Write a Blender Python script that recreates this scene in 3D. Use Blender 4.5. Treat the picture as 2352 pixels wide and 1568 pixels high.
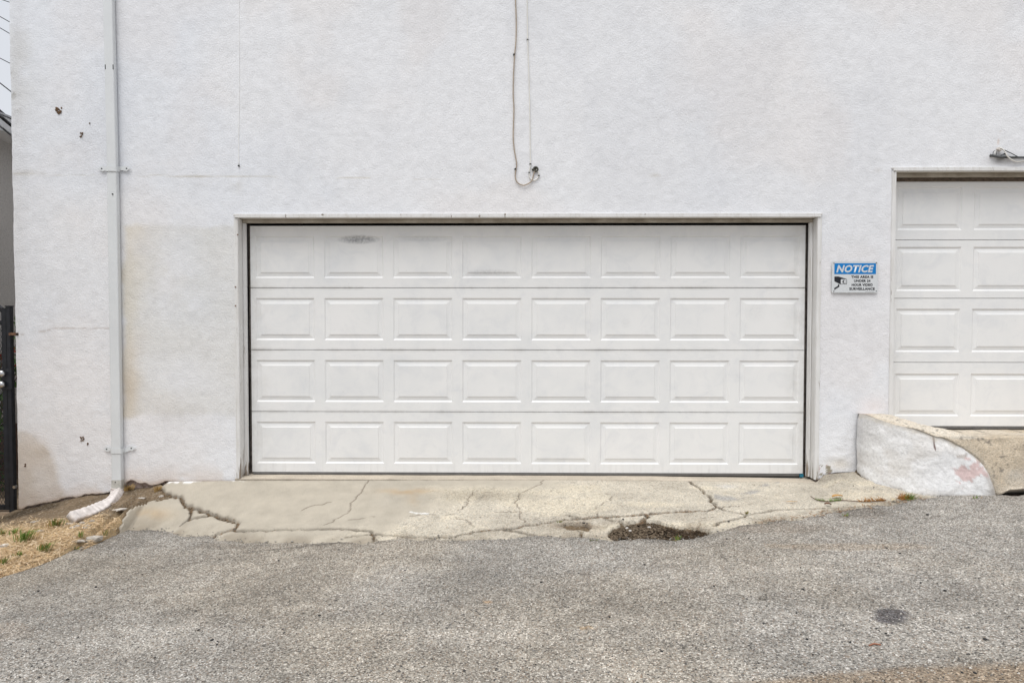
import bpy, bmesh, math, random
import numpy as np
from mathutils import Vector, Matrix
R = math.radians
random.seed(7); RNG = np.random.default_rng(7)
for o in list(bpy.data.objects): bpy.data.objects.remove(o, do_unlink=True)
S = bpy.context.scene; COL = S.collection

# ------------------------------------------------------------------ camera
CAM = np.array([-0.0556, -5.8896, 1.3340]); YAW, PITCH, ROLL = 0.01181, 0.02708, 0.00052
FPX, CU, CV = 1568.0, 1176.0, 784.0              # focal length and centre on a 2352 x 1568 plate (24 mm lens)
fw = np.array([-math.sin(YAW)*math.cos(PITCH), math.cos(YAW)*math.cos(PITCH), -math.sin(PITCH)])
rt = np.array([math.cos(YAW), math.sin(YAW), 0.0]); up = np.cross(rt, fw)
rt = rt*math.cos(ROLL) + up*math.sin(ROLL); up = np.cross(rt, fw)
cd = bpy.data.cameras.new('camera'); cam = bpy.data.objects.new('camera', cd); COL.objects.link(cam)
m = Matrix.Identity(4)
for i in range(3): m[i][0], m[i][1], m[i][2], m[i][3] = rt[i], up[i], -fw[i], CAM[i]
cam.matrix_world = m
cd.sensor_width = 36.0; cd.lens = 24.0; cd.clip_start = 0.05; cd.clip_end = 1000.0
S.camera = cam
S.render.resolution_x, S.render.resolution_y = 1024, 682
# ------------------------------------------------------------------ sky, sun, exposure
SUN = Vector((-0.14, -0.38, 0.90)).normalized()
EL = math.asin(SUN.z); AZ = math.atan2(SUN.x, SUN.y)
W = bpy.data.worlds.new('World'); S.world = W; W.use_nodes = True
nt = W.node_tree; nt.nodes.clear()
sk = nt.nodes.new('ShaderNodeTexSky'); sk.sky_type = 'NISHITA'; sk.sun_disc = False
sk.sun_elevation = EL; sk.sun_rotation = AZ; sk.air_density = 1.0; sk.dust_density = 4.0; sk.ozone_density = 1.0
hs = nt.nodes.new('ShaderNodeHueSaturation'); hs.inputs['Saturation'].default_value = 0.22
bg = nt.nodes.new('ShaderNodeBackground'); bg.inputs['Strength'].default_value = 0.13
wo = nt.nodes.new('ShaderNodeOutputWorld')
cl = nt.nodes.new('ShaderNodeMix'); cl.data_type = 'RGBA'; cl.inputs[0].default_value = 0.72     # even white cloud cover over the clear sky
cl.inputs[7].default_value = (6.0, 6.25, 6.7, 1)
nt.links.new(sk.outputs[0], hs.inputs['Color']); nt.links.new(hs.outputs[0], cl.inputs[6]); nt.links.new(cl.outputs[2], bg.inputs[0]); nt.links.new(bg.outputs[0], wo.inputs[0])
sl = bpy.data.lights.new('sun', 'SUN'); sl.energy = 2.2; sl.angle = R(40); sl.color = (1.0, 0.985, 0.96)
so = bpy.data.objects.new('sun', sl); COL.objects.link(so)
so.rotation_euler = (-SUN).to_track_quat('-Z', 'Y').to_euler()
S.view_settings.view_transform = 'Standard'; S.view_settings.look = 'None'
S.view_settings.gamma = 1.0; S.view_settings.use_curve_mapping = False
S.view_settings.exposure = 0.10
S.render.engine = 'CYCLES'

# ------------------------------------------------------------------ plate helpers
def ray(u, v):
    d = fw*FPX + rt*(u-CU) - up*(v-CV); return d/d[1]
def P(u, v, Y=0.0):
    return CAM + ray(u, v)*(Y-CAM[1])
def proj(x, y, z):
    d = np.stack([np.asarray(x, float)-CAM[0], np.asarray(y, float)-CAM[1], np.asarray(z, float)-CAM[2]], -1)
    t = d@fw; t = np.where(np.abs(t) < 1e-3, 1e-3, t)
    return CU+FPX*(d@rt)/t, CV-FPX*(d@up)/t
def sstep(a, b, x):
    t = np.clip((x-a)/(b-a), 0, 1); return t*t*(3-2*t)
def hsh(i, j, s):
    n = (i.astype(np.int64)*374761393 + j.astype(np.int64)*668265263 + s*69069*7919) & 0x7fffffff
    n = ((n ^ (n >> 13))*1274126177) & 0x7fffffff
    n = ((n ^ (n >> 15))*2246822519) & 0x7fffffff
    return (n ^ (n >> 16))/2147483647.0
def vnoise(x, y, s=0):
    x = np.asarray(x, float); y = np.asarray(y, float)
    i = np.floor(x).astype(np.int64); j = np.floor(y).astype(np.int64)
    a = x-i; b = y-j; a = a*a*(3-2*a); b = b*b*(3-2*b)
    return (hsh(i, j, s)*(1-a)+hsh(i+1, j, s)*a)*(1-b) + (hsh(i, j+1, s)*(1-a)+hsh(i+1, j+1, s)*a)*b
def fbm(x, y, f, o=4, s=0):
    r = 0; a = 1; t = 0
    for k in range(o):
        r = r + a*vnoise(np.asarray(x)*f+k*17.3, np.asarray(y)*f-k*9.1, s+k); t += a; a *= .5; f *= 2.03
    return r/t
def inpoly(u, v, poly):
    c = np.zeros(np.shape(u), bool); n = len(poly)
    for i in range(n):
        x0, y0 = poly[i]; x1, y1 = poly[(i+1) % n]
        if y0 == y1: continue
        k = ((y0 > v) != (y1 > v)) & (u < (x1-x0)*(v-y0)/(y1-y0)+x0); c ^= k
    return c
def dpoly(x, y, pts):
    d = np.full(np.shape(x), 1e9)
    for a, b in zip(pts[:-1], pts[1:]):
        ex, ey = b[0]-a[0], b[1]-a[1]; L = ex*ex+ey*ey+1e-12
        t = np.clip(((x-a[0])*ex+(y-a[1])*ey)/L, 0, 1)
        d = np.minimum(d, np.hypot(x-a[0]-t*ex, y-a[1]-t*ey))
    return d

# ------------------------------------------------------------------ object helpers
def tag(o, label=None, cat=None, group=None, kind=None):
    if label: o['label'] = label
    if cat: o['category'] = cat
    if group: o['group'] = group
    if kind or cat: o['kind'] = kind or 'thing'
    return o
def link(name, me, mat=None, parent=None, smooth=False):
    o = bpy.data.objects.new(name, me); COL.objects.link(o)
    if mat and not me.materials: me.materials.append(mat)
    if parent: o.parent = parent; o.matrix_parent_inverse = Matrix.Identity(4) if parent.type != 'EMPTY' else parent_inv(parent)
    if smooth: me.polygons.foreach_set('use_smooth', [True]*len(me.polygons))
    return o
def parent_inv(p):
    return Matrix.LocRotScale(p.location, p.rotation_euler, p.scale).inverted()
def empty(name, loc, label=None, cat=None, group=None, kind=None):
    o = bpy.data.objects.new(name, None); COL.objects.link(o); o.location = Vector([float(c) for c in loc])
    o.empty_display_size = .1
    return tag(o, label, cat, group, kind)
def mesh(name, V, F, mat=None, parent=None, smooth=False, cols=None, fl=None):
    me = bpy.data.meshes.new(name); V = np.asarray(V, float)
    if isinstance(F, np.ndarray):
        n, k = F.shape
        me.vertices.add(len(V)); me.vertices.foreach_set('co', V.ravel())
        me.loops.add(n*k); me.loops.foreach_set('vertex_index', F.ravel().astype(np.int32))
        me.polygons.add(n); me.polygons.foreach_set('loop_start', np.arange(0, n*k, k, dtype=np.int32))
        me.update(calc_edges=True); me.validate()
    else:
        me.from_pydata([tuple(v) for v in V], [], [tuple(int(i) for i in f) for f in F]); me.update()
    for nm, c in (cols or {}).items():
        a = me.color_attributes.new(nm, 'FLOAT_COLOR', 'POINT')
        c = np.asarray(c, float); c4 = np.ones((len(V), 4)); c4[:, :c.shape[1]] = c
        a.data.foreach_set('color', c4.ravel())
    return link(name, me, mat, parent, smooth)
class MB:
    def __init__(s): s.v = []; s.f = []
    def add(s, V, F):
        n = len(s.v); s.v += [tuple(map(float, p)) for p in V]; s.f += [tuple(i+n for i in f) for f in F]; return s
    def box(s, x0, x1, y0, y1, z0, z1):
        return s.add([(x0,y0,z0),(x1,y0,z0),(x1,y1,z0),(x0,y1,z0),(x0,y0,z1),(x1,y0,z1),(x1,y1,z1),(x0,y1,z1)],
                     [(0,3,2,1),(4,5,6,7),(0,1,5,4),(1,2,6,5),(2,3,7,6),(3,0,4,7)])
    def hexa(s, pts):
        return s.add(pts, [(0,3,2,1),(4,5,6,7),(0,1,5,4),(1,2,6,5),(2,3,7,6),(3,0,4,7)])
    def tube(s, pts, r, n=8, cap=True):
        pts = [np.asarray(p, float) for p in pts]; K = len(pts); V = []; F = []; prev = None
        for i, p in enumerate(pts):
            t = pts[min(i+1, K-1)]-pts[max(i-1, 0)]; t = t/(np.linalg.norm(t)+1e-9)
            if prev is None:
                a = np.array([0, 0, 1.]) if abs(t[2]) < .9 else np.array([1., 0, 0]); a = a-t*(a@t)
            else: a = prev-t*(prev@t)
            a /= np.linalg.norm(a)+1e-9; prev = a; b = np.cross(t, a)
            rr = r[i] if hasattr(r, '__len__') else r
            for k in range(n):
                w = 2*math.pi*k/n; V.append(p+(a*math.cos(w)+b*math.sin(w))*rr)
        for i in range(K-1):
            for k in range(n): F.append((i*n+k, i*n+(k+1) % n, (i+1)*n+(k+1) % n, (i+1)*n+k))
        if cap: F += [tuple(range(n-1, -1, -1)), tuple((K-1)*n+k for k in range(n))]
        return s.add(V, F)
    def prism(s, poly, y0, y1):           # polygon in x,z facing -Y, from y0 (front) to y1
        n = len(poly)
        return s.add([(x, y0, z) for x, z in poly]+[(x, y1, z) for x, z in poly],
                     [tuple(range(n)), tuple(range(2*n-1, n-1, -1))]+[(i, i+n, (i+1) % n+n, (i+1) % n) for i in range(n)])
    def disc(s, c, r, y0, y1, n=14):
        return s.prism([(c[0]+r*math.cos(2*math.pi*k/n), c[1]+r*math.sin(2*math.pi*k/n)) for k in range(n)], y0, y1)
    def build(s, name, mat, parent=None, smooth=False, bevel=0, seg=2, autos=None):
        me = bpy.data.meshes.new(name); me.from_pydata(s.v, [], s.f); me.update()
        bm = bmesh.new(); bm.from_mesh(me); bmesh.ops.recalc_face_normals(bm, faces=bm.faces)
        if bevel:
            ed = [e for e in bm.edges if len(e.link_faces) == 2 and e.calc_face_angle(0) > .6]
            bmesh.ops.bevel(bm, geom=ed, offset=bevel, segments=seg, affect='EDGES', clamp_overlap=True)
        bm.to_mesh(me); bm.free()
        return link(name, me, mat, parent, smooth)
def spline(pts, n=8):
    pts = [np.asarray(p, float) for p in pts]; out = []
    q = [pts[0]]+pts+[pts[-1]]
    for i in range(1, len(q)-2):
        for k in range(n):
            t = k/n
            out.append(.5*((2*q[i])+(-q[i-1]+q[i+1])*t+(2*q[i-1]-5*q[i]+4*q[i+1]-q[i+2])*t*t+(-q[i-1]+3*q[i]-3*q[i+1]+q[i+2])*t**3))
    return out+[pts[-1]]
def rock(r, seed, flat=.7, sub=1):
    bm = bmesh.new(); bmesh.ops.create_icosphere(bm, subdivisions=sub, radius=1)
    g = random.Random(seed); ax = (g.uniform(.8, 1.3), g.uniform(.7, 1.1), flat*g.uniform(.8, 1.1))
    for v in bm.verts:
        k = g.uniform(.78, 1.12); v.co = Vector((v.co.x*ax[0]*k*r, v.co.y*ax[1]*k*r, v.co.z*ax[2]*k*r))
    me = bpy.data.meshes.new('rock'); bm.to_mesh(me); bm.free(); return me

# ------------------------------------------------------------------ material helpers
class Mat:
    def __init__(s, name, col=(.5,.5,.5), rough=.8, metal=0, spec=.35):
        s.m = bpy.data.materials.new(name); s.m.use_nodes = True; s.t = s.m.node_tree; s.n = s.t.nodes
        s.b = s.n['Principled BSDF']; s.b.inputs['Roughness'].default_value = rough
        s.b.inputs['Metallic'].default_value = metal; s.b.inputs['Specular IOR Level'].default_value = spec
        s.b.inputs['Base Color'].default_value = (*col, 1); s.pos = None; s.h = None
    def l(s, a, b): s.t.links.new(a, b)
    def P(s):
        if s.pos is None: s.pos = s.n.new('ShaderNodeNewGeometry').outputs['Position']
        return s.pos
    def obj(s):
        s.pos = s.n.new('ShaderNodeTexCoord').outputs['Object']; return s
    def scaled(s, sc):
        mp = s.n.new('ShaderNodeMapping'); mp.inputs['Scale'].default_value = sc; s.l(s.P(), mp.inputs[0]); return mp.outputs[0]
    def noise(s, scale, detail=4, rough=.55, sc=None, dist=0):
        n = s.n.new('ShaderNodeTexNoise'); n.inputs['Scale'].default_value = scale; n.inputs['Detail'].default_value = detail
        n.inputs['Roughness'].default_value = rough; n.inputs['Distortion'].default_value = dist
        s.l(s.scaled(sc) if sc else s.P(), n.inputs['Vector']); return n.outputs['Fac']
    def vor(s, scale, out='Distance', feat='F1', sc=None, rnd=1):
        n = s.n.new('ShaderNodeTexVoronoi'); n.feature = feat; n.inputs['Scale'].default_value = scale
        n.inputs['Randomness'].default_value = rnd
        s.l(s.scaled(sc) if sc else s.P(), n.inputs['Vector']); return n.outputs[out]
    def ramp(s, f, stops):
        r = s.n.new('ShaderNodeValToRGB'); e = r.color_ramp.elements
        while len(e) < len(stops): e.new(.5)
        for k, (p, c) in enumerate(stops):
            e[k].position = p; e[k].color = (*c, 1) if hasattr(c, '__len__') else (c, c, c, 1)
        s.l(f, r.inputs[0]); return r.outputs[0]
    def mix(s, f, a, b, mode='MIX'):
        n = s.n.new('ShaderNodeMix'); n.data_type = 'RGBA'; n.blend_type = mode; n.clamp_factor = True
        for v, k in ((f, 0), (a, 6), (b, 7)):
            if hasattr(v, 'is_output') or isinstance(v, bpy.types.NodeSocket): s.l(v, n.inputs[k])
            elif k == 0: n.inputs[0].default_value = v
            else: n.inputs[k].default_value = (*v, 1) if len(v) == 3 else v
        return n.outputs[2]
    def math(s, op, a, b=None, clamp=False):
        n = s.n.new('ShaderNodeMath'); n.operation = op; n.use_clamp = clamp
        for k, v in ((0, a), (1, b)):
            if v is None: continue
            if isinstance(v, (int, float)): n.inputs[k].default_value = v
            else: s.l(v, n.inputs[k])
        return n.outputs[0]
    def attr(s, name, out='Color'):
        n = s.n.new('ShaderNodeAttribute'); n.attribute_name = name; return n.outputs[out]
    def sep(s, c, k):
        n = s.n.new('ShaderNodeSeparateXYZ'); s.l(c, n.inputs[0]); return n.outputs[k]
    def color(s, c): s.l(c, s.b.inputs['Base Color']); return s
    def rough(s, c): s.l(c, s.b.inputs['Roughness']); return s
    def bump(s, h, dist, strength=1.0):
        n = s.n.new('ShaderNodeBump'); n.inputs['Distance'].default_value = dist; n.inputs['Strength'].default_value = strength
        s.l(h, n.inputs['Height'])
        if s.h is not None: s.l(s.h, n.inputs['Normal'])
        s.h = n.outputs[0]; s.l(s.h, s.b.inputs['Normal']); return s
def plain(name, col, rough=.6, metal=0, var=.12, scale=14, bump=0, bscale=60, spec=.35):
    M = Mat(name, col, rough, metal, spec); f = M.noise(scale, 5)
    a = tuple(c*(1-var) for c in col); b = tuple(min(1, c*(1+var)) for c in col)
    M.color(M.ramp(f, [(.3, a), (.7, b)]))
    if bump: M.bump(M.noise(bscale, 4), bump)
    return M.m

def m_stucco():
    M = Mat('white_stucco', rough=.88, spec=.2)
    t = M.attr('tint')
    fine = M.noise(105, 5, .62); mid = M.noise(11, 5, .6, dist=.6)
    lump = M.noise(62, 3, .55, dist=.35)
    t = M.mix(1, t, M.ramp(mid, [(.28, .925), (.55, 1.0), (.75, 1.035)]), 'MULTIPLY')
    pit = M.ramp(fine, [(.27, 1), (.36, 0)])
    g = M.attr('grime', 'Fac')
    t = M.mix(M.math('MULTIPLY', pit, M.math('ADD', M.math('MULTIPLY', g, .75), .16), True), t, (.22, .2, .17))
    M.color(t)
    M.bump(M.noise(9, 3, .5), .006, .35); M.bump(lump, .0043, .75); M.bump(fine, .0034, .8)
    return M.m
def m_door(name, smudges=(), joints=()):
    M = Mat(name, rough=.5, spec=.4)
    a = M.noise(2.2, 4, .6); b = M.noise(30, 5, .6, sc=(1, 1, .12)); c = M.noise(160, 2)
    t = M.ramp(a, [(.28, (.735, .742, .745)), (.5, (.79, .79, .782)), (.72, (.815, .81, .80))])
    z = M.sep(M.P(), 2)
    low = M.math('SUBTRACT', 1.0, M.math('MULTIPLY', z, 6.0), True)
    t = M.mix(M.math('MULTIPLY', M.math('MULTIPLY', M.ramp(b, [(.5, 0), (.75, 1)]), low), .28, True), t, (.42, .40, .37))
    t = M.mix(M.math('MULTIPLY', M.ramp(M.noise(5, 6, .65, dist=1), [(.5, 0), (.72, 1)]), .26), t, (.55, .57, .61))
    t = M.mix(M.ramp(M.vor(9, 'Distance'), [(.014, 1), (.02, 0)]), t, (.35, .33, .3))
    if joints:
        js = None
        for zj in joints:
            d = M.math('SUBTRACT', 1.0, M.math('MULTIPLY', M.math('ABSOLUTE', M.math('SUBTRACT', z, zj)), 42.0), True)
            js = d if js is None else M.math('MAXIMUM', js, d)
        t = M.mix(M.math('MULTIPLY', M.math('MULTIPLY', js, M.ramp(M.noise(3.2, 6, .7, sc=(1, 1, .3)), [(.42, .05), (.68, 1)])), .55), t, (.36, .34, .31))
        e_ = M.math('SUBTRACT', M.math('ABSOLUTE', M.sep(M.P(), 0)), 2.22)
        t = M.mix(M.math('MULTIPLY', M.math('MULTIPLY', M.math('MULTIPLY', e_, 4.5, True), M.ramp(M.noise(7, 6, .7), [(.42, 0), (.7, 1)])), .35), t, (.42, .39, .34))
    for (cx, cz, rx, rz, k) in smudges:
        dx = M.math('MULTIPLY', M.math('SUBTRACT', M.sep(M.P(), 0), cx), 1/rx); dz = M.math('MULTIPLY', M.math('SUBTRACT', z, cz), 1/rz)
        d = M.math('ADD', M.math('MULTIPLY', dx, dx), M.math('MULTIPLY', dz, dz))
        f = M.math('MULTIPLY', M.math('SUBTRACT', 1.0, d, True), M.math('MULTIPLY', M.ramp(M.noise(45, 4), [(.3, .2), (.65, 1)]), k), True)
        t = M.mix(f, t, (.25, .25, .26))
    M.color(t); M.bump(c, .0004, .5); M.bump(M.noise(3.0, 2), .006, .35)
    return M.m
def m_wood():
    M = Mat('peeling_white_paint', rough=.6)
    z = M.sep(M.P(), 2)
    low = M.math('SUBTRACT', 1.0, M.math('MULTIPLY', M.math('SUBTRACT', z, -.05), 2.6), True)
    g = M.noise(26, 5, .65, sc=(1, 1, .1), dist=.4)
    lim = M.math('SUBTRACT', g, M.math('MULTIPLY', low, .2))
    peel = M.ramp(lim, [(.30, 1), (.34, 0)])
    base = M.ramp(M.noise(4, 4), [(.3, (.68, .675, .66)), (.7, (.76, .755, .75))])
    base = M.mix(M.math('MULTIPLY', M.ramp(M.noise(40, 4, .6, sc=(1, 1, .07)), [(.5, 0), (.72, 1)]), .35), base, (.42, .38, .32))
    M.color(M.mix(peel, base, M.ramp(M.noise(60, 3, .5, sc=(1, 1, .1)), [(.3, (.16, .12, .09)), (.7, (.34, .29, .24))])))
    M.bump(peel, -.002, .8); M.bump(g, .002, .5)
    return M.m
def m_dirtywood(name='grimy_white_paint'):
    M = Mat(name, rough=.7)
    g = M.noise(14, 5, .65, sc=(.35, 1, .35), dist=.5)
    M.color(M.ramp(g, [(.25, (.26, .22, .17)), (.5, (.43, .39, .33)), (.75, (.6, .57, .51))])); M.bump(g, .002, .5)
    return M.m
def m_asphalt():
    M = Mat('worn_asphalt', rough=.9, spec=.25)
    cell = M.vor(138, 'Color'); d = M.vor(138, 'Distance')
    cell2 = M.vor(78, 'Color'); d2 = M.vor(78, 'Distance')
    v = M.sep(cell, 0); w = M.sep(cell, 1)
    stone = M.ramp(v, [(0, (.05, .047, .042)), (.13, (.21, .196, .175)), (.5, (.43, .40, .357)), (.85, (.61, .572, .516)), (1, (1.0, .96, .90))])
    stone = M.mix(M.ramp(w, [(.80, 0), (.9, .55)]), stone, (.34, .24, .165))
    stone = M.mix(M.ramp(d, [(.35, 0), (.75, .6)]), stone, (.20, .188, .17))
    big = M.ramp(M.sep(cell2, 0), [(.80, 0), (.84, 1)])
    bigm = M.math('MULTIPLY', big, M.ramp(d2, [(.3, 1), (.42, 0)]))
    bcol = M.ramp(M.sep(cell2, 1), [(0, (.10, .095, .09)), (.3, (.35, .33, .30)), (1, (.72, .70, .66))])
    c = M.mix(M.math('MULTIPLY', bigm, .85), stone, bcol)
    c = M.mix(1, c, M.ramp(M.noise(1.3, 6, .65), [(.28, .72), (.72, 1.18)]), 'MULTIPLY')
    c = M.mix(1, c, M.ramp(M.noise(8, 5, .7), [(.3, .80), (.7, 1.2)]), 'MULTIPLY')
    c = M.mix(1, c, M.attr('tint'), 'MULTIPLY')
    M.color(c)
    hh = M.math('SUBTRACT', M.ramp(d, [(0, 1), (.6, 0)]), M.math('MULTIPLY', v, -.5))
    M.bump(hh, .006, .9); M.bump(M.noise(420, 3), .002, .6)
    return M.m
def m_concrete():
    M = Mat('old_concrete', rough=.9, spec=.22)
    t = M.attr('tint'); r = M.attr('grit', 'Fac')
    cell = M.vor(130, 'Color'); d = M.vor(130, 'Distance')
    sp = M.ramp(M.sep(cell, 0), [(0, .55), (.15, .82), (.6, 1.0), (1, 1.25)])
    sp = M.mix(M.ramp(M.sep(cell, 1), [(.8, 0), (.92, .35)]), sp, (1.12, .96, .78))
    t = M.mix(r, t, M.mix(1, t, sp, 'MULTIPLY'))
    t = M.mix(1, t, M.ramp(M.noise(6, 6, .62), [(.28, .87), (.72, 1.1)]), 'MULTIPLY')
    sm = M.noise(60, 5, .6)
    t = M.mix(M.ramp(M.noise(150, 3, .6), [(.66, 0), (.74, .35)]), t, (.16, .14, .12))
    M.color(t); M.bump(M.ramp(d, [(0, 1), (.6, 0)]), .004, .55); M.bump(sm, .003, .6)
    return M.m
def m_dirt():
    M = Mat('dry_dirt', rough=.95, spec=.1)
    t = M.attr('tint'); n = M.noise(45, 6, .7)
    t = M.mix(1, t, M.ramp(n, [(.25, .55), (.5, .95), (.75, 1.45)]), 'MULTIPLY')
    cell = M.vor(90, 'Color'); t = M.mix(M.ramp(M.sep(cell, 0), [(.8, 0), (.9, .4)]), t, (.42, .37, .3))
    M.color(t); M.bump(n, .022, 1.0); M.bump(M.noise(240, 3), .005, .8)
    return M.m
def m_vtint(name, rough=.85, bump=.003, scale=70):
    M = Mat(name, rough=rough, spec=.2); n = M.noise(scale, 5, .62)
    M.color(M.mix(1, M.attr('tint'), M.ramp(n, [(.25, .8), (.5, 1), (.75, 1.12)]), 'MULTIPLY')); M.bump(n, bump, .9)
    return M.m
STUCCO = m_stucco()
sm_c = P(824, 550, .13)
DOORM = m_door('white_door_paint', [(sm_c[0], sm_c[2], .20, .045, .95), (P(1735, 720, .13)[0], P(1735, 720, .13)[2], .10, .09, .10), (P(1437, 742, .13)[0], P(1437, 742, .13)[2], .05, .05, .10), (P(1128, 625, .13)[0], P(1128, 625, .13)[2], .22, .03, .35), (P(980, 548, .13)[0], P(980, 548, .13)[2], .25, .03, .25)], [.5475, 1.095, 1.6425])
DOORM2 = m_door('warm_white_door_paint')
WOOD = m_wood(); GRIMY = m_dirtywood(); ASPH = m_asphalt(); CONC = m_concrete(); DIRT = m_dirt()
BLACKRUB = plain('black_rubber', (.03, .029, .028), .6)
GREYRUB = plain('grey_rubber', (.14, .135, .13), .5)
PIPE = plain('pale_grey_gutter_paint', (.68, .70, .71), .42, var=.03, scale=5, spec=.4)
ELBOW = plain('chalky_white_vinyl', (.66, .61, .58), .6, var=.22, scale=28)
PIPED = plain('dirty_gutter_paint', (.47, .46, .42), .6, var=.22, scale=30)
BLACKST = plain('black_gate_paint', (.016, .018, .023), .38, var=.3, scale=20, spec=.5)
STEEL = plain('brushed_steel', (.55, .55, .55), .32, 1.0, var=.08)
SCREW = plain('dark_screw', (.03, .03, .032), .5, .6)
RUST = plain('rust', (.17, .095, .06), .85, var=.4, scale=80, bump=.002)
MUD = plain('dried_mud', (.15, .09, .05), .95, var=.5, scale=150, bump=.004, bscale=200)

# ------------------------------------------------------------------ ground shape
def line_px(L, fn): return np.array([fn(u, v) for u, v in L])
def zA(x, y): return -0.166 + 0.055*np.asarray(x, float) + 0.0*np.asarray(y)
def on_asph(u, v):
    d = ray(u, v); t = (-.166+.055*CAM[0]-CAM[2])/(d[2]-.055*d[0]); return (CAM+d*t)
EDGE = [(-260,1412),(-120,1368),(0,1328),(62,1309),(125,1287),(175,1271),(195,1263),(207,1251),(225,1237),(250,1224),(272,1216),(300,1214.5),(350,1216),
 (385,1218),(425,1229.5),(450,1230),(490,1230),(515,1241),(550,1239.5),(562,1246),(588,1243),(650,1246),(720,1245),(796,1244),(834,1247.5),(875,1241),
 (925,1234),(963,1242),(1005,1236),(1067,1239),(1105,1237),(1150,1236),(1192,1231),(1234,1230),(1298,1232),(1360,1235),(1398,1239),(1433,1237),(1485,1238),
 (1537,1238),(1579,1236),(1627,1228),(1642,1221.5),(1662,1218),(1687,1208),(1716,1203),(1779,1195),(1831,1190),(1862,1185),(1893,1177),(1966,1166),(2004,1161),
 (2050,1158),(2070,1152),(2112,1144),(2144,1141),(2189,1135),(2226,1131),(2289,1137.5),(2352,1135),(2480,1128)]
ep = np.array([on_asph(u, v)[:2] for u, v in EDGE])
ep[:, 1] = np.clip(ep[:, 1], -4, -.35)
o_ = np.argsort(ep[:, 0]); ep = ep[o_]
ep = np.vstack([[-14, -5.2], ep, [14, ep[-1, 1]]])
def Ye(x): return np.interp(x, ep[:, 0], ep[:, 1])
FOOT = [(-400,1215),(0,1190),(30,1176),(60,1169),(120,1157),(210,1139.5),(250,1136),(290,1127),(340,1122),(375,1111),(390,1101),(545,1100),(900,1100),(1300,1100),(1600,1103),(1872,1106),(1884,1094),(1895,1087),(1964,1080),(2100,1066),(2500,1030)]
fp = line_px(FOOT, lambda u, v: P(u, v, 0))
def zw(x): return np.interp(x, fp[:, 0], fp[:, 2])
def G(x, y):
    x = np.asarray(x, float); y = np.asarray(y, float)
    e = Ye(x); s = np.clip(y/e, 0, 1)
    z = np.where(y < e, zA(x, y), zw(x)*(1-s)+zA(x, e)*s)
    return z + .006*(fbm(x, y, 1.6, 3, 5)-.5)*sstep(0, .3, -y)
def on_ground(u, v, dz=0.0):
    d = ray(u, v); t = np.linspace(1.5, 7.5, 1201); p = CAM[None]+d[None]*t[:, None]
    h = p[:, 2]-G(p[:, 0], p[:, 1])-dz; k = np.argmax(h < 0)
    if k == 0: k = len(t)-1
    a = h[k-1]/(h[k-1]-h[k]+1e-12); q = p[k-1]*(1-a)+p[k]*a
    return q

# ------------------------------------------------------------------ far ground
GM = plain('far_ground', (.22, .2, .17), .95)
mb = MB(); mb.add([(-250,-250,-1.2),(250,-250,-1.2),(250,250,-1.2),(-250,250,-1.2)], [(0,1,2,3)])
tag(mb.build('ground', GM), kind='structure')

# ------------------------------------------------------------------ asphalt alley
xs = np.unique(np.concatenate([np.arange(-14, -4.2, .25), np.arange(-4.2, 4.6, .022), np.arange(4.6, 14.01, .25)]))
rows = np.concatenate([np.linspace(0, .3, 16), np.linspace(.33, 3.4, 110), np.linspace(3.6, 11, 20)])
X, RR = np.meshgrid(xs, rows)
jag = (fbm(xs, xs*0, 9, 4, 11)-.5)*.07 + (fbm(xs, xs*0+4, 40, 2, 12)-.5)*.03
ye = Ye(xs)+jag
Y = ye[None, :]-RR
Z = zA(X, Y)+.006*(fbm(X, Y, 1.6, 3, 5)-.5)+.008+.006*(fbm(X, Y, 7, 4, 31)-.5)
Z -= .02*sstep(.045, 0, RR)+.0
Z += .03*np.exp(-((X-2.55)/.22)**2-((RR-.12)/.10)**2)*(fbm(X, Y, 18, 3, 3)-.42)
U, Vp = proj(X, Y, Z)
tint = np.ones(X.shape+(3,))
tint *= (1+.10*(fbm(X, Y*1.6, .9, 4, 21)-.5)*2)[..., None]
stk = fbm(X*.55-Y*.2, Y*5+X*.5, 1.3, 4, 23)                         # long tyre-worn streaks running with the alley
tint *= (1+.3*(stk-.5))[..., None]
warm = sstep(.45, .7, fbm(X, Y, .7, 4, 29))
tint = tint*(1-.10*warm[..., None]*np.array([0., .35, .9]))
def blob(u, v, ru, rv, k, col, seed=1, sharp=.25):
    global tint
    d = ((U-u)/ru)**2+((Vp-v)/rv)**2+(fbm(X, Y, 9, 4, seed)-.5)*1.7
    f = (sstep(1+sharp, 1-sharp, d)*k)[..., None]; tint = tint*(1-f)+tint*np.array(col)*f
blob(2048, 1412, 38, 19, .95, (.32, .32, .36), 3); blob(1345, 1318, 14, 4, .6, (.45, .42, .4), 4)
blob(1750, 1374, 14, 5, .8, (.35, .33, .3), 5); blob(370, 1381, 20, 6, .5, (.5, .47, .44), 6); blob(1130, 1482, 14, 5, .6, (.45, .43, .4), 7)
blob(1120, 1381, 9, 3, .8, (1.2, .85, .55), 8); blob(1347, 1441, 14, 5, .8, (1.15, .9, .62), 9)
blob(1780, 1212, 130, 12, .5, (.72, .66, .6), 10); blob(1990, 1180, 60, 14, .55, (.62, .58, .54), 12); blob(1950, 1255, 200, 8, .35, (1.05, .88, .7), 13)
blob(260, 1248, 80, 12, .5, (.62, .6, .58), 14); blob(500, 1255, 60, 7, .45, (.66, .63, .6), 15); blob(20, 1450, 60, 20, .3, (.9, .78, .68), 16)
edgeD = sstep(.16, 0, RR)*sstep(.3, .65, fbm(X, Y, 5, 4, 41)); tint *= (1-.32*edgeD)[..., None]
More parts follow.
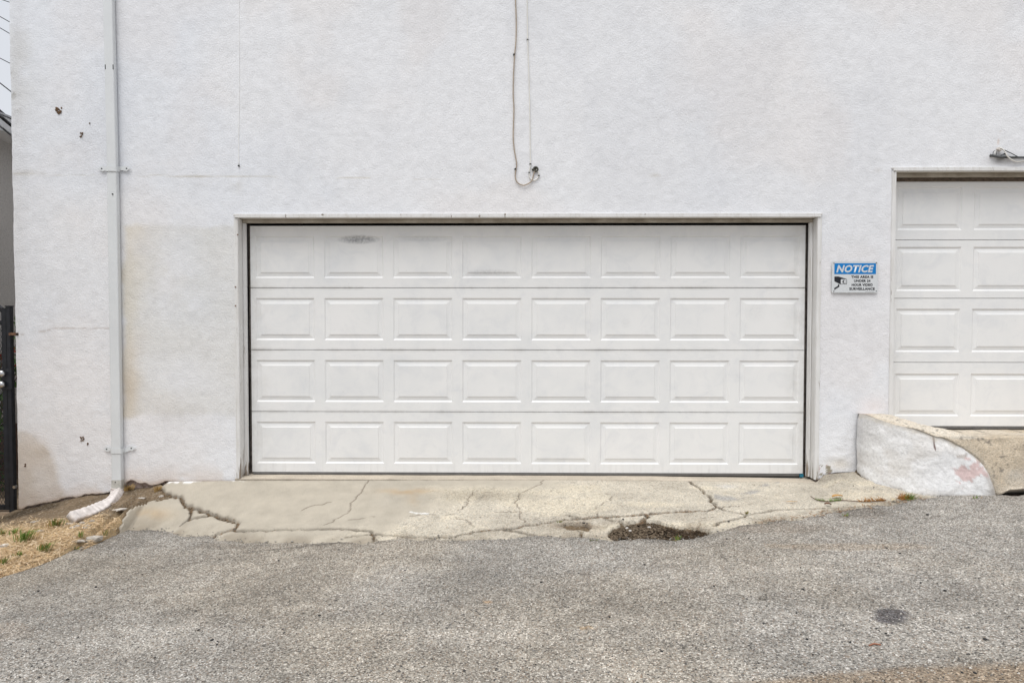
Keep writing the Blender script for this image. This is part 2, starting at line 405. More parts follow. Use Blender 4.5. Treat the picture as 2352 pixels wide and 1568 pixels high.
bnd = sstep(0, 20, Vp-np.interp(U, [1580, 1736, 1900, 2103, 2352, 2600], [1572, 1554, 1537, 1519, 1512, 1500])-8*(fbm(X, Y, 6, 3, 55)-.5))*sstep(1560, 1800, U)        # older brown strip at the near right
tint = tint*(1-.9*bnd[..., None])+.9*bnd[..., None]*tint*np.array([.78, .66, .54])
cr = np.abs(Vp-(1268-(U-560)*.10+6*(fbm(X, Y, 3, 3, 50)-.5)))*((U > 555) & (U < 800))+99*((U <= 555) | (U >= 800))
tint *= (1-.5*sstep(3, 0, cr))[..., None]
cr = np.abs((U-1640)-.85*(Vp-1255)+8*(fbm(X, Y, 8, 3, 51)-.5)) + 99*((Vp < 1250) | (Vp > 1312))
tint *= (1-.62*sstep(3.5, 0, cr))[..., None]
tint *= (1.0+.06*sstep(1240, 1560, Vp))[..., None]*0+1 if False else 1
def grid_faces(nr, nc):
    i = np.arange(nr*nc).reshape(nr, nc); return np.stack([i[:-1, :-1], i[1:, :-1], i[1:, 1:], i[:-1, 1:]], -1).reshape(-1, 4)
# lip along the broken edge
lip = np.stack([xs, ye+.004, G(xs, ye)-.05], -1)
Vv = np.concatenate([np.stack([X, Y, Z], -1).reshape(-1, 3), lip]); n0 = X.size; k = np.arange(len(xs)-1)
Ff = np.concatenate([grid_faces(*X.shape), np.stack([n0+k, k, k+1, n0+k+1], -1)])
tc = np.concatenate([tint.reshape(-1, 3), np.tile([.5, .48, .45], (len(xs), 1))])
tag(mesh('asphalt_alley', Vv, Ff, ASPH, smooth=True, cols={'tint': tc}), kind='structure')

# ------------------------------------------------------------------ dirt bed (left yard strip, cracks and pothole floor)
LEFT = [(377,1100),(370,1117),(372,1132),(385,1143),(350,1148),(312,1160),(297,1167),(282,1185),(277,1200),(272,1213),(270,1230)]
WFOOT = [(1964,1079),(1971.5,1089),(1989,1099),(2014,1107.5),(2051.5,1119),(2089,1129),(2126.5,1136),(2154,1139)]
APOLY = LEFT+[(u, v+14) for u, v in EDGE if 272 < u < 2150]+[(2160,1160)]+WFOOT[::-1]+[(1964,900),(377,900)]
POT = [(1398,1220),(1410,1207),(1433,1201.5),(1471,1194),(1502,1194),(1527,1201),(1558,1206),(1600,1210),(1627,1213),(1629,1222),(1627,1245),(1420,1250),(1391,1222)]
PIT2 = [(1286,1206),(1300,1200),(1330,1198),(1352,1203),(1358,1212),(1350,1218),(1310,1215)]
xs2 = np.arange(-9.2, 3.6, .02); ys2 = np.concatenate([np.arange(-4.6, -1.6, .06), np.arange(-1.6, .06, .016), np.arange(.1, 9, .3)])
X2, Y2 = np.meshgrid(xs2, ys2); Z2 = G(X2, Y2); U2, V2 = proj(X2, Y2, Z2)
ina = inpoly(U2, V2, APOLY); inp = inpoly(U2, V2, POT)
Z2 += .012*(fbm(X2, Y2, 6, 4, 61)-.5)+.02*(fbm(X2, Y2, 2.2, 3, 62)-.5)*sstep(-2.9, -3.4, X2)
Z2 -= .028*ina
Z2 -= .015*inp
Z2 -= .06*sstep(.0, -.10, Y2-Ye(X2))*1.0
Z2 += .02*sstep(-.25, 0, Y2)*(X2 < -2.9)*fbm(X2, Y2, 8, 3, 63)
straw = sstep(0, 28, V2-(1195-.10*U2+14*(fbm(X2, Y2, 3, 3, 64)-.5)))*(X2 < -2.8)
ct = np.ones(X2.shape+(3,))*np.array([.235, .175, .115])
ct = ct*(1-straw[..., None])+straw[..., None]*np.array([.62, .45, .26])
dk = sstep(.45, .62, fbm(X2, Y2, 2.6, 4, 65))*(1-straw)
ct = ct*(1-.55*dk[..., None])*(.75+.6*fbm(X2, Y2, 9, 4, 69))[..., None]
lt = sstep(.5, .7, fbm(X2, Y2, 4.5, 4, 66))*sstep(60, 0, U2)*(V2 < 1230); ct = ct*(1-lt[..., None]*.5)+.5*lt[..., None]*np.array([.4, .33, .25])
ct = np.where(inp[..., None], np.array([.085, .062, .042])*(1+1.6*(sstep(1580, 1430, U2)*sstep(.35, .7, fbm(X2, Y2, 5, 3, 67)))[..., None]), ct)
ct = np.where((ina & ~inp)[..., None], np.array([.19, .14, .09])*(.7+.7*fbm(X2, Y2, 12, 3, 68))[..., None], ct)
tag(mesh('dirt_ground', np.stack([X2, Y2, Z2], -1).reshape(-1, 3), grid_faces(*X2.shape), DIRT, smooth=True, cols={'tint': ct.reshape(-1, 3)}), kind='structure')

# ------------------------------------------------------------------ cracked driveway apron
CR = [ # (half width, polyline)
 (.013, [(366,1126),(372,1132),(415,1141),(422,1154),(440,1169),(475,1174),(488,1179),(532,1192),(547,1204),(537,1217),(497,1226),(485,1236)]),
 (.007, [(416,1204),(432,1192),(482,1184),(490,1180)]), (.006, [(432,1192),(438,1178),(441,1168)]),
 (.009, [(537,1217),(588,1216),(700,1215),(796,1214),(848,1218),(857,1225),(921,1227),(938,1232),(984,1232),(1042,1231),(1057,1227),(1098,1218),(1130,1214.6),(1161,1216),(1188,1219),(1234,1229),(1240,1240)]),
 (.010, [(1098,1218),(1182,1212),(1213,1204),(1225,1205),(1262,1197.5),(1298,1192),(1342,1189)]),
 (.015, [(1342,1189),(1371,1187),(1433,1183),(1485,1179),(1537,1175.6),(1579,1172.5)]), (.006, [(1579,1172.5),(1621,1171.5),(1642,1166),(1652,1163)]),
 (.008, [(1571,1098),(1594,1112),(1614.6,1126.7),(1633,1143),(1633,1149.6),(1646,1160),(1664.6,1171.5),(1689.6,1174.6),(1714,1180),(1737,1177.7),(1789,1169),(1862,1166),(1935,1164),(1997,1161),(2020,1166)]),
 (.012, [(1487,1181),(1487,1185),(1477,1192),(1470,1200)]),
 (.008, [(1640,1205),(1654,1196.5),(1695,1190),(1714,1184),(1714,1178)]), (.005, [(1714,1186),(1758,1193),(1770,1205)]),
 (.005, [(796,1231),(859,1226)]), (.006, [(857,1225),(859,1250)]), (.009, [(1300,1180),(1330,1188),(1345,1190)]),
 (.008, [(1390,1190),(1420,1196),(1430,1203)]), (.006, [(1330,1216),(1338,1224),(1330,1242)]),
]
HAIR = [[(848,1100.6),(838,1118),(819,1141),(804.6,1158),(798,1177),(770,1192),(745,1204)],[(1090,1113),(1088,1122),(1069,1160),(1042,1179),(990,1182),(942,1184)],
 [(1252.5,1099.6),(1240,1112),(1198,1131),(1181.7,1153.8),(1192,1166),(1198,1187),(1204.6,1199.6)],[(1408,1141),(1390,1152),(1369,1164),(1373,1176),(1372,1187)],
 [(1042,1186),(1075,1198),(1090,1211)],[(796,1192),(860,1186)],[(1654,1165),(1690,1161),(1712,1160)],[(1140,1176),(1188,1174)],[(690,1172),(720,1160),(760,1152)],[(1607,1210),(1612,1190),(1640,1186)]]
rj = random.Random(5)
def densify(L, amp):
    q = [on_ground(u, v)[:2] for u, v in L]; out = []
    for a, b in zip(q[:-1], q[1:]):
        n = max(2, int(np.hypot(*(b-a))/.028))
        for i in range(n): out.append(a+(b-a)*i/n+np.array([rj.uniform(-amp, amp), rj.uniform(-amp, amp)]))
    return out+[q[-1]]
xs3 = np.arange(-3.62, 3.75, .0095); ys3 = np.arange(-1.62, .004, .0095)
X3, Y3 = np.meshgrid(xs3, ys3); Z3 = G(X3, Y3); U3, V3 = proj(X3, Y3, Z3)
jx = (fbm(X3, Y3, 16, 3, 71)-.5)*9; jv = (fbm(X3, Y3, 16, 3, 72)-.5)*6
A3 = inpoly(U3+jx, V3+jv, APOLY) & (Y3 < -.008) & (Y3 > Ye(X3)-.2)
A3 &= ~inpoly(U3+jx, V3+jv, POT) & ~inpoly(U3+jx, V3+jv, PIT2)
wn = .15+1.6*fbm(X3, Y3, 13, 3, 73)
dc = np.full(X3.shape, 9.0); gap = np.zeros(X3.shape, bool)
for hw, L in CR:
    d = dpoly(X3, Y3, densify(L, .012)); dc = np.minimum(dc, d/(hw*3+.01)); gap |= d < hw*.8*wn
dh = np.full(X3.shape, 9.0)
for L in HAIR: dh = np.minimum(dh, dpoly(X3, Y3, densify(L, .017)))
A3 &= ~gap
hair = sstep(.0085, .002, dh)*sstep(.32, .55, fbm(X3, Y3, 9, 3, 74)+.08)
Z3 += .004*(fbm(X3, Y3, 14, 4, 75)-.5) - .006*hair - .003*sstep(.7, .2, dc)
grit = sstep(.40, .62, .62*fbm(X3, Y3*1.6, 1.5, 4, 76)+.55*sstep(820, 1150, U3)-.10+.25*sstep(1150, 1230, V3)*sstep(600, 900, U3))
grit *= 1-sstep(1126, 1112, V3+20*(fbm(X3, Y3, 3, 3, 77)-.5))*sstep(1350, 1200, U3)
c = np.ones(X3.shape+(3,))*np.array([.44, .397, .327])
mixc = lambda c, col, f: c*(1-f[..., None])+np.array(col)*f[..., None]
c = mixc(c, (.53, .485, .405), grit*.9)
c = mixc(c, (.41, .372, .31), sstep(.52, .7, fbm(X3, Y3*2, 1.1, 4, 78))*.7)
c = mixc(c, (.60, .54, .43), sstep(.54, .72, fbm(X3, Y3*2.4, 1.9, 4, 79))*grit*.7)
g2 = lambda u, v, ru, rv: np.exp(-((U3-u)/ru)**2-((V3-v)/rv)**2)
c = mixc(c, (.44, .29, .14), np.clip(g2(935, 1128, 60, 7)+.8*g2(350, 1180, 40, 14)+.6*g2(960, 1148, 20, 12), 0, 1)*.55*sstep(.3, .6, fbm(X3, Y3, 5, 4, 80)))
c = mixc(c, (.26, .225, .17), g2(1110, 1137, 110, 13)*.6)
sw = np.abs(V3-(1122+22*np.sin((U3-1600)/46.))) ; c = mixc(c, (.24, .25, .27), sstep(9, 2, sw)*((U3 > 1640) & (U3 < 1790))*.55*sstep(.3, .6, fbm(X3, Y3, 9, 3, 81)))
c = mixc(c, (.55, .55, .55), g2(1668, 1117, 24, 5)*.5)
c = mixc(c, (.2, .18, .15), np.clip(g2(1925, 1090, 40, 10)+g2(1890, 1100, 30, 8), 0, 1)*.5)
c = mixc(c, (.8, .79, .77), sstep(8, 3, V3-1104)*((U3 > 385) & (U3 < 560))*sstep(.47, .6, fbm(X3, Y3, 14, 3, 82)))
c = mixc(c, (.72, .71, .68), (np.abs(V3-1177-.04*(U3-955)+5*(fbm(X3, Y3, 22, 3, 87)-.5)) < 1.2)*(U3 > 940)*(U3 < 987)*1.0)
c = mixc(c, (.13, .105, .08), np.clip(sstep(.7, .15, dc)*.5*sstep(.3, .6, fbm(X3, Y3, 8, 3, 83))+hair*.75, 0, 1))
c = mixc(c, (.2, .155, .11), np.clip(g2(1500, 1208, 130, 13)*.8+g2(1320, 1206, 60, 9)*.9, 0, 1)*sstep(.35, .6, fbm(X3, Y3, 10, 4, 84)))
c = mixc(c, (.17, .15, .125), sstep(.66, .74, fbm(X3, Y3*.8, 34, 4, 85))*.3*grit)
c = mixc(c, (.25, .21, .16), sstep(.16, 0, Y3-Ye(X3)+.10*(fbm(X3, Y3, 7, 4, 88)-.5))*.65*sstep(.3, .62, fbm(X3, Y3, 6, 3, 86)))
# label the pieces between the cracks
fa = A3[:-1, :-1] & A3[1:, :-1] & A3[:-1, 1:] & A3[1:, 1:]
lab = np.where(fa, np.arange(fa.size).reshape(fa.shape)+1, 0)
for it in range(4000):
    o2 = lab
    n_ = lab.copy()
    n_[1:] = np.maximum(n_[1:], lab[:-1]); n_[:-1] = np.maximum(n_[:-1], lab[1:])
    n_[:, 1:] = np.maximum(n_[:, 1:], n_[:, :-1]); n_[:, :-1] = np.maximum(n_[:, :-1], n_[:, 1:])
    # run a fast sweep along rows
    lab = np.where(fa, n_, 0)
    if it % 6 == 0:
        for ax in (0, 1):
            for sgn in (1, -1):
                L_ = lab if ax == 0 else lab.T
                F_ = fa if ax == 0 else fa.T
                L_ = L_[::sgn].copy(); F_ = F_[::sgn]
                for r in range(1, L_.shape[0]): L_[r] = np.where(F_[r], np.maximum(L_[r], L_[r-1]*F_[r-1]), 0)
                L_ = L_[::sgn]; lab = L_ if ax == 0 else L_.T
    if np.array_equal(lab, o2): break
ids, cnt = np.unique(lab[lab > 0], return_counts=True)
APRON = empty('driveway_apron', (0, -.6, -.1), kind='structure')
idx3 = np.arange(X3.size).reshape(X3.shape); allV = np.stack([X3, Y3, Z3], -1).reshape(-1, 3); allC = c.reshape(-1, 3); allG = grit.reshape(-1)
for i_, n_ in sorted(zip(ids, cnt), key=lambda t: -t[1]):
    if n_ < 40: continue
    jj, kk = np.nonzero(lab == i_)
    F = np.stack([idx3[jj, kk], idx3[jj, kk+1], idx3[jj+1, kk+1], idx3[jj+1, kk]], -1)
    E = np.concatenate([F[:, [0, 1]], F[:, [1, 2]], F[:, [2, 3]], F[:, [3, 0]]])
    key = np.sort(E, 1); _, inv, ct_ = np.unique(key, axis=0, return_inverse=True, return_counts=True)
    B = E[ct_[inv.ravel()] == 1]
    used, inv2 = np.unique(F, return_inverse=True); F2 = inv2.reshape(F.shape)
    mp = {int(a): b for b, a in enumerate(used)}
    V_ = allV[used]; bv = np.unique(B); bm_ = {int(a): len(used)+b for b, a in enumerate(bv)}
    low = allV[bv]-np.array([0, 0, .055]); Vt = np.concatenate([V_, low]); 
    Vt[[mp[int(a)] for a in bv], 2] -= .004                                  # worn arris
    F3 = np.array([[mp[int(b)], mp[int(a)], bm_[int(a)], bm_[int(b)]] for a, b in B])
    tl = RNG.normal(0, .004, 2) if n_ < 9000 else (0, 0); dz = RNG.uniform(-.006, .003) if n_ < 9000 else 0
    cx, cy = V_[:, 0].mean(), V_[:, 1].mean(); Vt[:, 2] += dz+tl[0]*(Vt[:, 0]-cx)+tl[1]*(Vt[:, 1]-cy)
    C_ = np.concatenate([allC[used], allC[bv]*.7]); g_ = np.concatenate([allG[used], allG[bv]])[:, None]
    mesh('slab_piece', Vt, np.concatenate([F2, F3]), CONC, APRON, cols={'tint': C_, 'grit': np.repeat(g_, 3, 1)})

# door sill strip
x = np.linspace(P(541, 1098)[0], P(1884, 1098)[0], 260); zt = np.interp(x, [-2.5, 1.0, 2.6], [-.014, -.016, -.034])+.003*(fbm(x, x*0, 5, 3, 3)-.5)
yf = -.012+.02*(fbm(x, x*0, 6, 3, 4)-.5)
V_ = np.concatenate([np.stack([x, x*0+.6, zt], -1), np.stack([x, x*0+.13, zt], -1), np.stack([x, yf+.012, zt-.002], -1), np.stack([x, yf, zt-.01], -1), np.stack([x, yf-.002, zt-.09], -1)])
F = []; n = len(x)
for r in range(4):
    for k in range(n-1): F.append((r*n+k, (r+1)*n+k, (r+1)*n+k+1, r*n+k+1))
sc = np.array([.50, .44, .36])*(.85+.3*fbm(np.tile(x, 5), np.repeat(np.arange(5), n)*3., 3, 4, 9))[:, None]
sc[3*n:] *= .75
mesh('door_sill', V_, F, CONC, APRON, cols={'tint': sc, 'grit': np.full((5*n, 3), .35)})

# ------------------------------------------------------------------ building
BW = empty('stucco_building', (0, 0, -.3), 'white painted stucco building wall with two garage door openings', 'building')
XL = P(31, 500)[0]; XR = 11.0; ZT = 6.4
D1 = dict(xl=P(541, 800)[0]+.012, xr=P(1883, 800)[0]-.012, zt=P(1200, 494)[2])
D2 = dict(xl=P(2044.5, 700)[0]+.008, xr=P(2044.5, 700)[0]+5.5, zt=P(2200, 387.5)[2])
def span(a, b, st): return np.linspace(a, b, max(2, int(round((b-a)/st))+1))
gx = np.unique(np.concatenate([span(XL, D1['xl'], .0135), span(D1['xl'], D1['xr'], .0135), span(D1['xr'], D2['xl'], .0135), span(D2['xl'], 5.2, .015), span(5.2, D2['xr'], .3), span(D2['xr'], XR, .3)]).round(6))
z0 = -.36
gz = np.unique(np.concatenate([span(z0, .3, .0135), span(.3, D1['zt'], .0135), span(D1['zt'], D2['zt'], .0135), span(D2['zt'], 4.3, .0135), span(4.3, ZT, .3)]).round(6))
SB = [(-60,1180),(30,1170),(60,1166),(100,1156),(117,1153),(121,1151),(150,1144),(175,1141.5),(210,1135),(250,1133),(284,1120),(287,1107),(300,1104),(325,1106.5),(342,1113),(350,1111),(362,1109),(375,1105),(390,1105),(407,1106),(475,1107),(537,1107),(1884,1099),(1890,1093),(1900,1088),(1919,1085),(1964,1083),(1990,1083),(2600,1050)]
sp = line_px(SB, lambda u, v: P(u, v, 0))
zb = np.interp(gx, sp[:, 0], sp[:, 2])+.045*(fbm(gx, gx*0, 16, 4, 91)-.5)*(gx < P(385, 1100)[0])
XX, ZZ = np.meshgrid(gx, gz)
lo = ZZ < .3; ZZ = np.where(lo, zb[None]+(ZZ-z0)*(.3-zb[None])/(.3-z0), ZZ)
YY = .007*(fbm(XX, ZZ, .9, 3, 92)-.5)+.004*(fbm(XX, ZZ, 5, 3, 93)-.5)+.0025*(fbm(XX, ZZ, 30, 2, 94)-.5)
UU, VV = proj(XX, YY, ZZ)
bul = np.exp(-((UU-1935)/45)**2-((VV-1035)/50)**2); YY -= .018*bul*(fbm(XX, ZZ*1.2, 9, 3, 95)-.2)
XX = XX.copy(); XX[:, 0] += .012*(fbm(ZZ[:, 0]*0, ZZ[:, 0], 7, 3, 96)-.5)
cidx = (gx[:-1]+gx[1:])/2; cz = (gz[:-1]+gz[1:])/2
hole = ((cidx[None] > D1['xl']) & (cidx[None] < D1['xr']) & (cz[:, None] < D1['zt'])) | ((cidx[None] > D2['xl']) & (cidx[None] < D2['xr']) & (cz[:, None] < D2['zt']))
# paint history of the wall
T = np.ones(XX.shape+(3,))*np.array([.80, .806, .828]); GR = np.zeros(XX.shape)
def mul(T, col, f): return T*(1-f[..., None])+T*np.array(col)*f[..., None]
fb = lambda f, s, o=4, ax=1., az=1.: fbm(XX*ax, ZZ*az, f, o, s)
T = mul(T, (.965, .98, 1.0), sstep(.42, .62, fb(.55, 101)))
T = mul(T, (1.0, .975, .955), sstep(.55, .7, fb(.9, 102))*.8)
T = mul(T, (.93, .935, .945), sstep(.5, .7, fb(1.4, 103, 4, 1, .5))*.6)
bx = lambda u0, u1, v0, v1, s, n=14: sstep(-s, s, UU-u0+n*(fb(4, 104)-.5))*sstep(s, -s, UU-u1+n*(fb(4, 105)-.5))*sstep(-s, s, VV-v0+n*(fb(4, 106)-.5))*sstep(s, -s, VV-v1+n*(fb(4, 107)-.5))
pt = bx(284, 560, 520, 955, 9, 34)
white = np.clip(np.exp(-((UU-405)/62)**2-((VV-650)/95)**2)*1.3+np.exp(-((UU-420)/75)**2-((VV-870)/50)**2), 0, 1)*sstep(.25, .5, fb(3, 108))
T = mul(T, (.90, .885, .84), pt*(1-.7*white)*(.55+.65*fb(4.0, 109)))
T = mul(T, (.94, .88, .77), pt*sstep(345, 285, UU+50*(fb(6, 110)-.5))*.7)
T = mul(T, (.88, .80, .72), np.exp(-((UU-300)/22)**2-((VV-890)/60)**2)*.7)
GR += pt*.5*sstep(.4, .6, fb(3.2, 111)) + sstep(30, 0, UU-288)*(UU > 284)*sstep(560, 640, VV)*.6
T = mul(T, (.82, .81, .79), np.exp(-((UU-405)/45)**2-((VV-952)/18)**2)*.6)
bl = np.array([(-50,975),(35,985),(60,990),(85,1003),(105,1025),(125,1050),(131,1075),(135,1100),(143,1122),(152,1150),(152,1250),(-50,1250)])
bs = sum(inpoly(UU+14*(fb(7, 112)-.5)+a_, VV+14*(fb(7, 113)-.5)+b_, bl)*1.0 for a_, b_ in ((0, 0), (5, 2), (-4, 3), (2, -5), (-3, -6), (9, 6), (-8, -2)))/7
T = mul(T, (.80, .735, .655), bs*(.5+.8*fb(5, 114)))
T = mul(T, (.86, .79, .73), sstep(.05, .6, bs)*0+np.exp(-((UU-70)/45)**2-((VV-1030)/40)**2)*.5*(1-bs))
hb = VV-np.interp(UU, [u for u, v in SB], [v for u, v in SB])                    # splash dirt above the broken bottom edge
spl = sstep(-55, 0, hb)*(UU < 560)
T = mul(T, (.88, .80, .73), spl*.75*sstep(.35, .6, fb(5, 115))); GR += spl*.9+bs*.8
T = mul(T, (.7, .6, .5), sstep(-9, 0, hb)*(UU < 540)*.6)
ml = np.exp(-((UU-45)/42)**2-((VV-150)/110)**2); ml2 = np.exp(-((UU-34)/20)**2-((VV-195)/45)**2)
T = mul(T, (.90, .89, .86), ml*sstep(.35, .6, fb(3, 116))); GR += ml*.6+ml2*1.2*sstep(.4, .6, fb(7, 117))
T = mul(T, (.55, .53, .48), ml2*sstep(.56, .66, fb(14, 118))*.9)
T = mul(T, (.93, .92, .91), np.exp(-((UU-40)/20)**2)*.8); GR += np.exp(-((UU-36)/16)**2)*.35*(VV < 700)
ln = np.abs(VV-(400+.011*UU)+3*(fb(6, 119)-.5))
T = mul(T, (.86, .83, .76), sstep(2.4, .6, ln)*(UU < 1200)*(UU > 30)*sstep(.38, .6, fb(4, 120)))
for u, v, ru, rv, k in [(455,405,30,3,.6),(1120,412,9,3,.7),(1507,403,16,4,.5),(2010,392,12,4,.6),(545,425,14,14,.35),(60,398,30,8,.4),(1375,760,0.1,0.1,0)]:
    T = mul(T, (.72, .67, .58), np.exp(-((UU-u)/max(ru, .1))**2-((VV-v)/max(rv, .1))**2)*k*sstep(.3, .6, fb(12, 121)))
ck = np.abs(VV-np.interp(UU, [40,70,100,120,160,200,255], [772,762,760,754,753,755,753])+4*(fb(9, 122)-.5)); T = mul(T, (.68, .62, .57), sstep(2.2, .4, ck)*(UU > 45)*(UU < 256)*sstep(.4, .5, fb(6, 123))*.8)
pk = np.exp(-((UU-1893)/16)**2-((VV-1079)/13)**2)*(UU < 1925)*(UU > 1880)
T = np.where(((pk > .35) & (fb(16, 124) > .47))[..., None], np.array([.50, .38, .36]), T)
T = np.where(((pk > .3) & (fb(13, 125) > .56) & (VV > 1066))[..., None], np.array([.33, .30, .24]), T)
cw = np.exp(-((UU-1928)/26)**2-((VV-1066)/14)**2); T = mul(T, (.96, .90, .80), cw*.8)
T = mul(T, (1., .93, .91), np.exp(-((UU-2010)/30)**2-((VV-930)/20)**2)*.7)
gd = np.clip(np.exp(-((UU-2300)/50)**2-((VV-372)/14)**2), 0, 1); T = mul(T, (.62, .6, .58), gd*.5*sstep(.35, .6, fb(9, 126)))
T = mul(T, (.45, .44, .42), np.exp(-((UU-2294)/9)**2-((VV-364)/12)**2)*.8)
rc = np.abs(UU-(2290+(345-VV)*.16)+2*(fb(20, 127)-.5))*((VV < 345) & (VV > 302))+99*((VV >= 345) | (VV <= 302)); T = mul(T, (.78, .62, .52), sstep(1.8, .4, rc)*.7)
GR += .35*sstep(.45, .68, fb(1.1, 128))+.3*sstep(.5, .66, fb(3.5, 129))*sstep(1000, 300, UU)
GR = np.clip(GR, 0, 1.3)
i = np.arange(XX.size).reshape(XX.shape); F = np.stack([i[:-1, :-1], i[:-1, 1:], i[1:, 1:], i[1:, :-1]], -1)[~hole]
Vw = np.stack([XX, YY, ZZ], -1).reshape(-1, 3)
n0 = len(Vw); bot = np.stack([gx, gx*0+.05, zb+.004], -1); Vw = np.concatenate([Vw, bot]); kk = np.arange(len(gx)-1)[~hole[0]]
F = np.concatenate([F, np.stack([n0+kk, n0+kk+1, kk+1, kk], -1)])
Tw = np.concatenate([T.reshape(-1, 3), T[0]*.8]); Gw = np.concatenate([GR.ravel(), GR[0]])
used, inv = np.unique(F, return_inverse=True)
mesh('front_wall', Vw[used], inv.reshape(F.shape), STUCCO, BW, True, {'tint': Tw[used], 'grime': np.repeat(Gw[used][:, None], 3, 1)})
# side, back, roof
zz = np.linspace(z0-.35, ZT, 200); yy = np.linspace(0, 8, 60); YS, ZS = np.meshgrid(yy, zz)
XS = XL+.004*(fbm(YS, ZS, 4, 3, 97)-.5)-.002; XS[:, 0] = XL+np.interp(zz, ZZ[:, 0], XX[:, 0]-XL)
YS[:, 0] = np.interp(zz, ZZ[:, 0], YY[:, 0]); YS[zz < zb[0], 0] = .05
i = np.arange(XS.size).reshape(XS.shape); F = np.stack([i[:-1, 1:], i[:-1, :-1], i[1:, :-1], i[1:, 1:]], -1).reshape(-1, 4)
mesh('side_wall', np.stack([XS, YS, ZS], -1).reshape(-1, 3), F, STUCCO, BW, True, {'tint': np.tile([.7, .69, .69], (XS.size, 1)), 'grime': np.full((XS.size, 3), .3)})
MB().box(XL+.003, XR, 7.9, 8.0, -1, ZT).box(XR-.1, XR, .02, 7.9, -1, ZT).build('rear_wall', plain('grey_stucco', (.5, .5, .5), .9), BW)
MB().box(XL-.05, XR+.05, -.05, 8.05, ZT, ZT+.25).build('roof', plain('roof_felt', (.25, .25, .25), .9), BW)
FND = Mat('crumbling_pink_plaster', rough=.95, spec=.1); f = FND.noise(24, 6, .68)
FND.color(FND.ramp(f, [(.3, (.18, .13, .09)), (.45, (.40, .31, .27)), (.6, (.52, .41, .37)), (.75, (.34, .29, .23))])); FND.bump(f, .02, 1.0)
x = np.linspace(XL, D1['xl'], 200); zf = np.linspace(-.75, .1, 30); A, Bz = np.meshgrid(x, zf)
By = .022+.022*(fbm(A, Bz, 9, 4, 98)-.5)
i = np.arange(A.size).reshape(A.shape); F = np.stack([i[:-1, :-1], i[:-1, 1:], i[1:, 1:], i[1:, :-1]], -1).reshape(-1, 4)
mesh('foundation', np.stack([A, By+.012, Bz], -1).reshape(-1, 3), F, FND.m, BW, True)
MB().box(D1['xr']+.01, XR, .03, .3, -.75, .06).build('foundation', FND.m, BW)

# ------------------------------------------------------------------ door frames
def frame(name, label, d, zl, zr, right=True):
    xl, xr, zt = d['xl']-.012, d['xr']+.012, d['zt']+.012
    cw = .036
    def casing(x0, x1, z0_, z1_, horiz):
        mb = MB()
        if horiz: mb.box(x0, x1, -.014, .03, z1_-.016, z1_).box(x0+.012, x1-.012, -.021, .03, z0_, z1_-.0165)
        else: mb.box(x0, x1, -.012, .03, z0_, z1_)
        return mb.build(name if horiz else 'casing', WOOD, BW if horiz else e, bevel=.003)
    e = None; e = tag(casing(xl-.004, xr+.004, zt-cw+.0015, zt, True), label); casing(xl, xl+cw, zl, zt-cw, False)
    if right: casing(xr-cw, xr, zr, zt-cw, False)
    ji = cw-.002
    MB().box(xl+.008, xl+ji, .031, .16, zl, zt-cw).build('jamb', WOOD, e, bevel=.002)
    if right: MB().box(xr-ji, xr-.008, .031, .16, zr, zt-cw).build('jamb', WOOD, e, bevel=.002)
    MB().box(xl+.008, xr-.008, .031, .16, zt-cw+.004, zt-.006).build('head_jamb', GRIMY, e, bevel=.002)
    st = .030
    MB().box(xl+ji+.001, xl+ji+st, .085, .115, zl+.005, zt-cw-st).build('stop', WOOD, e, bevel=.003)
    if right: MB().box(xr-ji-st, xr-ji-.001, .085, .115, zr+.005, zt-cw-st).build('stop', WOOD, e, bevel=.003)
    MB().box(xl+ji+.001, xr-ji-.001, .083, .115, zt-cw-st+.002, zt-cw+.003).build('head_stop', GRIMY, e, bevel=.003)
    return e
fr1 = frame('garage_door_frame', 'white peeling wooden frame around the wide four-row garage door', D1, P(545, 1098)[2], P(1878, 1101)[2])
fr2 = frame('garage_door_frame', 'white wooden frame with grimy head around the higher garage door on the right', D2, P(2045, 978)[2], P(2045, 978)[2])
ln_ = D1['xr']-.012
ex = D1['xr']+.012
for (dx, z_) in ((.0, .6),):      # long sliver of loose paint strip on the right casing
    mb = MB(); mb.box(P(1863, 600)[0]+.02, P(1863, 600)[0]+.026, .04, .05, P(1863, 1034)[2], P(1863, 560)[2])
    mb.build('paint_strip', WOOD, fr1)
for (u, v) in ((546, 539), (541, 659), (541, 702)): q = P(u, v, -.013); MB().disc((q[0], q[2]), .006, -.017, -.012, 8).build('nail', RUST, fr1)

